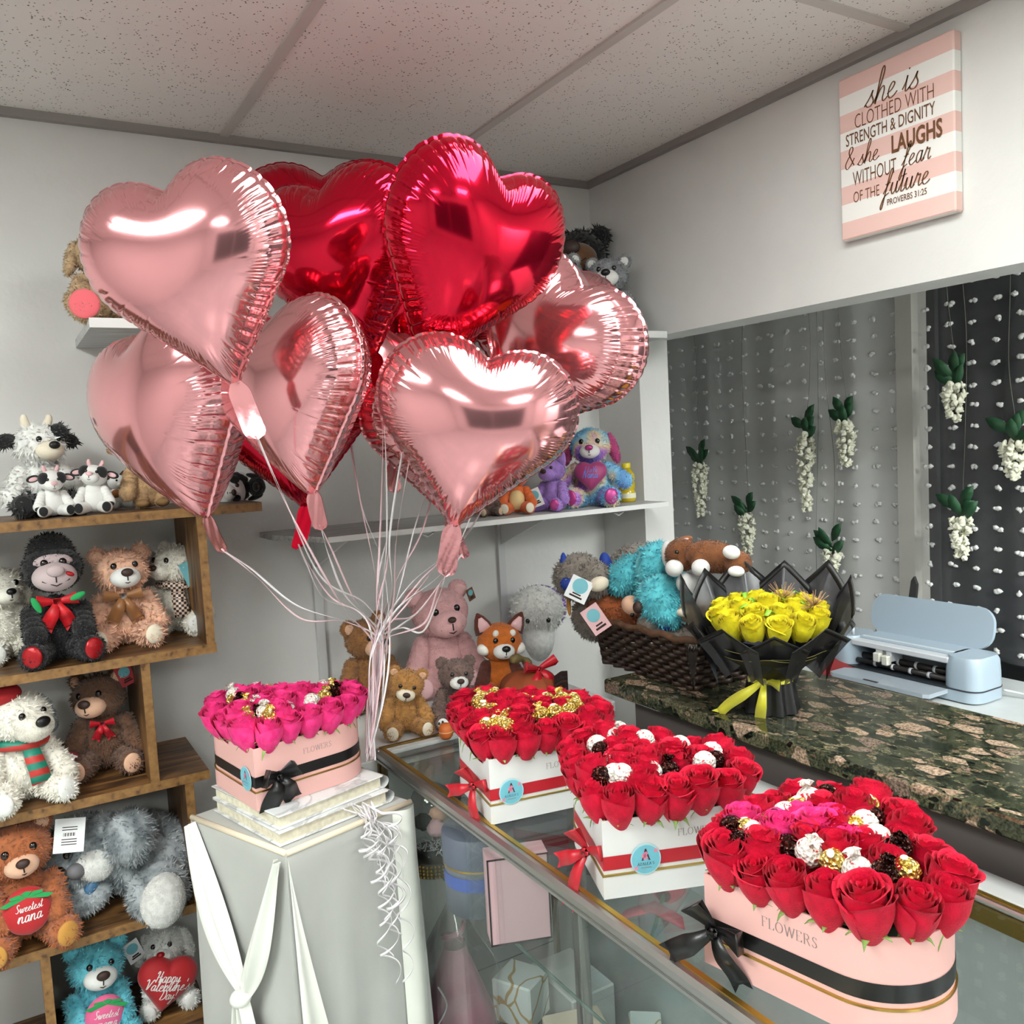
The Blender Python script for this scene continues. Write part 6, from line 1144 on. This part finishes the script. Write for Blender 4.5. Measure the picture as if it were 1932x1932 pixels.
for k in range(11):
    a = 2*PI*k/11+.2; back = math.sin(a) > 0; sheet(a, .40, .112, .160+(.01 if k % 2 else 0), .135, .232+(.055 if back else -.012)+(.010 if k % 2 else 0), 'film_sheet', 0, .06)
for k in range(9):
    a = 2*PI*k/9+.5; sheet(a, .44, .075, .150, .085, .195+(.03 if math.sin(a) > 0 else -.01), 'paper_sheet', 0, .05) if False else None
for a, z in ((-2.4, .10), (-.8, .09), (-1.6, .085), (2.9, .11), (.2, .10)):
    def fl(u, v, a=a, z=z):
        an = a+(u-.5)*1.5; r = .050+.085*v+.012*math.sin(u*PI)*v; return TILT @ V((r*math.cos(an), r*math.sin(an), z+.10*v-.03*abs(u-.5)*2*v-.02*math.sin(u*PI)*v))
    MB().grid(fl, 16, 8).build('paper_fold', blk, bo)
    A = [fl(i/15, 1)+V((0, 0, .0005)) for i in range(16)]; B = [fl(i/15, .975)+V((0, 0, .0005)) for i in range(16)]; MB().strip(A, B, th=.001).build('olive_edge', mat('olive_paper_edge', '6A6434', .4), bo)
dd = bo.matrix_world if False else T3(BO) @ R3('Z', -math.atan2(BO.x, BO.y))
st = MB().add([V((-.112+.02*math.cos(k*PI/10), -.022, 0))+V((0, 0, .016*math.sin(k*PI/10))) for k in range(20)], [tuple(range(20))]); st.v = [tuple(V((.026*math.cos(k*PI/10)-.03, -.125-.004*math.cos(k*PI/10), .165+.014*math.sin(k*PI/10)))) for k in range(20)]; st.build('round_sticker', mat('dark_floral_sticker', '3A3A46', .3, var=.6, vscale=80), bo, smooth=False)
pts = [(0, 0)]+[(.047*math.cos(k*PI/3), .047*math.sin(k*PI/3)) for k in range(6)]+[(.088*math.cos(k*PI/6+.2), .088*math.sin(k*PI/6+.2)) for k in range(12)]
for x_, y_ in pts:
    M = dd @ TILT @ T3((x_, y_, .172+.018*(1-math.hypot(x_, y_)/.09))) @ R3('Y', x_*3) @ R3('X', -y_*3); rose('yel', M, 'yellow satin rose in the black wrapped bouquet', 'yellow satin roses of the bouquet', .05, sep=False, nm='satin_rose')
lime = mat('lime_ribbon_leaf', '8CC63A', .4); 
for k in range(9):
    a = k*2.4; r_ = .03+.06*(k/9); c = TILT @ V((r_*math.cos(a+.5), r_*math.sin(a+.5), .235)); M = T3(c) @ R3('Z', a); MB().strip([(-.014, -.004, 0), (0, -.005, .010), (.014, -.004, 0)], [(-.014, .006, 0), (0, .006, .008), (.014, .005, 0)], th=.001).xf(M).build('ribbon_leaf', lime, bo)
for k in range(2):
    mb = MB(); r2 = random.Random(k); c = TILT @ V((.03+.06*k, .03-.05*k, .235))
    for q in range(60): 
        d = V((r2.uniform(-1, 1), r2.uniform(-1, 1), r2.uniform(0, 1.2)))*.03; mb.tube([c, c+d], .0006, 4)
    mb.build('gold_mesh_filler', mat('rose_gold_mesh', 'B08A66', .4, .4), bo)
ys = mat('yellow_satin_ribbon', 'D8D23A', .35, sheen=.3)
rbm = MB().lathe([(.048, .066), (.0465, .074), (.048, .086)], n=40); rbm.build('ribbon_band', ys, bo)
be = thing('bow', None, None); be.parent = bo; be.matrix_local = T3((-.012, -.051, .078)) @ R3('X', PI/2)
for nm2, m_ in bow(L_=.03, w_=.022, tl=(.11, .10), ta=(-2.75, -1.75), up=(.5, -.1), droop=.045, knot=.008, tcurl=.02): m_.build(nm2, ys, be)

# ================================================================ THINGS INSIDE THE GLASS CASE
zs = .7275
def dome_jar(c, label):
    t = thing('glass_cloche', label, 'cloche', c); bsm = mat('gold_stud_band', '8F7A3C', .35, .9, bump=.0); 
    MB().lathe([(0, 0), (.056, 0), (.058, .003), (.058, .030), (.055, .033), (0, .033)], n=40).build('base', mat('dark_base', '26241F', .5), t)
    sb = MB()
    for i in range(44):
        for j in range(4): a = i*2*PI/44; sb.ell((.059*math.cos(a), .059*math.sin(a), .005+j*.0072), (.0033, .0033, .0032), nu=5, nv=4)
    o = sb.build('stud_band', bsm, t); o['kind'] = 'stuff'
    MB().lathe([(.049, .033), (.049, .12), (.047, .145), (.038, .166), (.02, .179), (0, .183)], n=36).build('glass_dome', thin_glass('cloche_glass', (.96, .97, .97), 1.0) if 'cloche_glass' not in MATS else MATS['cloche_glass'], t)
    r2 = random.Random(3); mb = MB()
    for k in range(70): a = r2.uniform(0, 6.3); q = r2.uniform(0, .04); p = V((q*math.cos(a), q*math.sin(a), .036+r2.uniform(0, .02))); mb.tube([p, p+V((r2.uniform(-.012, .012), r2.uniform(-.012, .012), r2.uniform(-.004, .012)))], .0012, 4)
    mb.build('shredded_paper', mat('white_shred', 'D8DADA', .6), t)
    MB().tube([(0, 0, .035), (.003, 0, .1)], .003, 6).build('stem', mat('mauve_stem', '7A4A50', .6), t)
    for q, m_ in (((.0, -.012, .09), pinkv), ((.018, .012, .105), mat('peach_paper_rose', 'D0A58C', .7)), ((-.018, .01, .10), mat('dark_leaf_paper', '2E3A32', .7))): MB().ell(q, (.019, .019, .017), jit=.12).build('preserved_flower', m_, t)
p = atz(822, 1640, zs); dome_jar(atz(822, 1635, zs), 'glass cloche with a preserved flower on the case shelf beside the pedestal')
dome_jar(atz(895, 1600, zs), 'glass cloche behind the slate round box on the case shelf')
def round_box(c, label, nm, cols, R_=.068, H_=.15):
    t = thing(nm, label, 'box', c); MB().lathe([(0, 0), (R_, 0), (R_, H_*.62)], n=40).build('box_body', cols[0], t); MB().lathe([(R_+.002, H_*.60), (R_+.002, H_), (R_-.001, H_+.002), (0, H_+.002)], n=40).build('box_lid', cols[1], t); MB().lathe([(R_+.0026, H_*.60), (R_+.0026, H_*.625)], n=40).build('gold_band', gold_t, t); MB().lathe([(R_+.001, H_*.35), (R_+.001, H_*.52)], n=40).build('ribbon_band', mat('blue_ribbon', '4A5E9A', .4), t)
slate = mat('slate_grey_card', '6A7078', .5); slate2 = mat('slate_blue_card', '59616E', .5)
round_box(atz(908, 1700, zs), 'slate grey round gift box with gold band on the case shelf', 'round_gift_box', (slate, slate2))
hb = thing('heart_gift_box', 'dark grey curved gift box with sky blue sticker under the far white box', 'gift box', V((1.0, 1.52, zs)), -.2); ol = Outline(heart_pts(.15)); MB().prism([(x, y-.1) for x, y in heart_pts(.15)], 0, .12).build('box_body', mat('graphite_card', '565A62', .45), hb, angle=30); MB().prism([(x, y-.1) for x, y in ol.off(.001)], .05, .075, top=False, bot=False).build('ribbon_band', mat('burgundy_ribbon', '5A1A2A', .4), hb, angle=30); MB().lathe([(0, 0), (.024, 0)], n=24, M=T3((.045, -.058, .06)) @ R3('Z', PI/4) @ R3('X', PI/2)).build('sticker', sky_m, hb)
pp = thing('pink_gift_box', 'flat dusty pink box with dark outline standing on the case shelf', 'gift box', atz(985, 1778, zs), -.35); MB().box((-.055, 0, 0), (.055, .05, .16)).build('carton', mat('dusty_pink_card', 'C2A0A4', .5), pp, smooth=False); ob = MB()
for a in ((-.056, 0, -.0, -.053, .16), (.053, 0, 0, .056, .16)): ob.box((a[0], -.001, 0), (a[3], .0, .16))
ob.box((-.056, -.001, 0), (.056, 0, .003)).box((-.056, -.001, .157), (.056, 0, .16)); ob.build('dark_edge', mat('dark_outline', '2C2226', .5), pp, smooth=False)
# cellophane wrapped pink gift, lower deck
zd = .1605
cg = thing('wrapped_pink_gift', 'pink satin dressed gift in a cellophane bag at the bottom of the case', 'gift', (.80, 1.715, zd)); pw = mat('pink_satin_wrap', 'A85C78', .35, sheen=.4, var=.2, vscale=20)
def gown(u, v):
    a = 2*PI*u; r = (.085 if v < .5 else .085-.06*(v-.5)*2)*(1+.05*math.sin(a*11)*(1-v)); return V((r*math.cos(a), r*math.sin(a), .34*v))
MB().grid(gown, 66, 16, wrap=True).build('satin_wrap', pw, cg)
MB().tube(spline([(.025*math.cos(k), .025*math.sin(k), .34+.008*k) for k in range(7)], 24), .006, 6).build('twisted_top', pw, cg)
MB().tube(spline([V((-.085+.02*math.sin(k*1.9), -.09+.004*k, .30-.03*k+.02*math.cos(k*1.7))) for k in range(8)], 60), .0022, 5).build('rhinestone_trim', mat('silver_trim', 'C8C8CC', .3, .7), cg)
def cello(u, v):
    a = 2*PI*u; r = (.10-.085*max(0, v-.62)/.38)*(1+.06*math.sin(a*5+v*3)); return V((r*math.cos(a), r*math.sin(a), .001+.43*v))
MB().grid(cello, 40, 16, wrap=True).build('cellophane', thin_glass('cellophane_film', (.97, .95, .96), 1.4, .08), cg)
lg2 = thing('pink_satin_box', 'pink satin lidded box beside the wrapped gift in the case', 'gift box', (.80, 1.535, zd), .3); MB().box((-.06, -.05, 0), (.06, .05, .17), bev=.006).build('box_body', mat('rose_satin', 'C07F95', .3, sheen=.4), lg2, smooth=False); MB().box((-.062, -.052, .168), (.062, .052, .19), bev=.006).build('box_lid', mat('rose_satin', 'C07F95'), lg2, smooth=False)
# marble print paper cones and parcels
mg, nt, b, N, L = nodes('gold_vein_marble_paper'); b.inputs['Roughness'].default_value = .4; tc = N('TexCoord'); vv = N('TexVoronoi'); vv.feature = 'DISTANCE_TO_EDGE'; vv.inputs['Scale'].default_value = 9; nz = N('TexNoise'); nz.inputs['Scale'].default_value = 7; va = N('VectorMath'); va.operation = 'MULTIPLY_ADD'; va.inputs[1].default_value = (.1, .1, .1); L(tc.outputs['Object'], nz.inputs['Vector']); L(nz.outputs['Color'], va.inputs[0]); L(tc.outputs['Object'], va.inputs[2]); L(va.outputs[0], vv.inputs['Vector']); cr = N('ValToRGB'); ramp(cr, [(0, 'A2854E'), (.018, 'A2854E'), (.03, 'C6CFCC')]); L(vv.outputs['Distance'], cr.inputs[0]); L(cr.outputs[0], b.inputs['Base Color'])
def parcel(c, rz, ry, sz, label, m, nm='paper_parcel'):
    t = MB().box((-sz[0], -sz[1], 0), (sz[0], sz[1], sz[2]*2), bev=.004).build(nm, m, smooth=False); t.matrix_world = T3(c) @ R3('Z', rz) @ R3('X', ry); tag(t, label, 'parcel')
parcel(V((.935, 1.66, zd+.1505)), .5, .0, (.045, .05, .05), 'white gold veined marble parcel stacked on the charcoal box in the case', mg)
parcel(V((1.085, 1.40, zd)), .9, 0, (.07, .035, .10), 'white gold veined marble box at the bottom of the case near the pink heart box', mg, 'marble_box')
parcel(V((.935, 1.66, zd)), .2, 0, (.045, .05, .075), 'dark charcoal parcel at the bottom of the case', mat('charcoal_card', '3C3E42', .5))
parcel(V((1.075, 1.66, zd)), .0, 0, (.06, .09, .10), 'pale grey carton at the back of the case floor', mat('pale_carton', 'AEB2B0', .5))
parcel(V((.98, 1.50, zd)), -.3, 0, (.065, .055, .10), 'kraft cream carton under the pink heart box in the case', mat('cream_kraft', 'BDB09A', .6))
# single soap rose in clear wrap on the shelf
sr = thing('wrapped_single_rose', 'single red rose in clear film lying on the case shelf', 'rose gift', atz(1245, 1745, zs), .7); MB().tube([(-.10, 0, .02), (.05, 0, .03)], .004, 6).build('stem', mat('green_stem', '4E6B46', .6), sr); ro_ = bpy.data.objects.new('rose_head', ROSE['red'][2]); COL.objects.link(ro_); ro_.parent = sr; ro_.matrix_local = T3((.05, 0, .03)) @ R3('Y', PI/2) @ Matrix.Diagonal((.06, .06, .06, 1))
MB().lathe([(.012, -.12), (.03, -.05), (.045, .04), (.055, .12)], n=20, M=T3((0, 0, .045)) @ R3('Y', PI/2) @ Matrix.Diagonal((.7, 1, 1, 1))).build('clear_film', thin_glass('clear_wrap_film', (.95, .96, .96), 1.5, .1, .12), sr)
MB().strip([(-.05, -.05, .05), (-.03, 0, .062), (-.05, .05, .05)], [(-.09, -.06, .05), (-.07, 0, .062), (-.09, .06, .05)], th=.001).build('pink_ribbon', mat('dusty_red_ribbon', 'B0606A', .4), sr)

# ================================================================ CANVAS SIGN ON THE RIGHT WALL
c0 = atx(1591, 148, 1.8); c1 = atx(1824, 54, 1.8); c2 = atx(1820, 403, 1.8); yL, yR = 1.402, 1.117; zT, zB = 1.62+.797, 1.62+.431; Wc, Hc = yL-yR, zT-zB
cv = thing('canvas_print', 'pink and white striped canvas sign with brown lettering on the right wall', 'wall art', (1.8, (yL+yR)/2, (zT+zB)/2)); cvM = Matrix(((0, 0, -1, 0), (-1, 0, 0, 0), (0, 1, 0, 0), (0, 0, 0, 1)))   # local x -> -Y, y -> Z, z -> -X
m, nt, b, N, L = nodes('striped_canvas'); b.inputs['Roughness'].default_value = .85; tc = N('TexCoord'); sx = N('SeparateXYZ'); L(tc.outputs['Object'], sx.inputs[0]); md = N('Math'); md.operation = 'MULTIPLY_ADD'; md.inputs[1].default_value = 1/(Hc/9*2); md.inputs[2].default_value = 10.25+.0; L(sx.outputs['Z'], md.inputs[0]); fr_ = N('Math'); fr_.operation = 'FRACT'; L(md.outputs[0], fr_.inputs[0]); cr = N('ValToRGB'); cr.color_ramp.interpolation = 'CONSTANT'; ramp(cr, [(0, 'E2BDB4'), (.5, 'E9E7E2')]); L(fr_.outputs[0], cr.inputs[0]); L(cr.outputs[0], b.inputs['Base Color'])
MB().box((-.028, -Wc/2, -Hc/2), (-.001, Wc/2, Hc/2), bev=.003).build('canvas', m, cv, smooth=False)
ink = mat('brown_ink', '6B4526', .6)
def put(mb, w_, cx, cy, nm='lettering'):
    mb.v = [(x-w_/2+cx, y+cy, .0292) for x, y, z in mb.v]; mb.xf(cvM); mb.build(nm, ink, cv, smooth=False)
def capl(s_, size, sx_, cx, cy, bold=.0):
    mb = text(s_, size, sx_, bold=bold); put(mb, 0, cx, cy)
U = Wc/1000; HH = lambda v: Hc/2-v*Hc
def scr(s_, size, cx, v, wd=.13, sl=.22):
    mb, w_ = script(s_, size, wd, sl); put(mb, w_, cx*Wc, HH(v))
scr('she is', .032, -.01, .235, .10); capl('CLOTHED WITH', .046, .58, .0, HH(.335), -.0006); capl('STRENGTH & DIGNITY', .038, .58, -.012, HH(.425), .0002); scr('&', .023, -.40, .565, .12); scr('she', .022, -.23, .565, .12); capl('LAUGHS', .052, .62, .055, HH(.56), .0014); capl('WITHOUT', .046, .52, -.05, HH(.68), -.0002); scr('fear', .023, .19, .665, .12); capl('OF THE', .036, .58, -.072, HH(.785), -.0003); scr('future', .025, .10, .80, .12); capl('PROVERBS 31:25', .019, .72, .03, HH(.86), .0002)
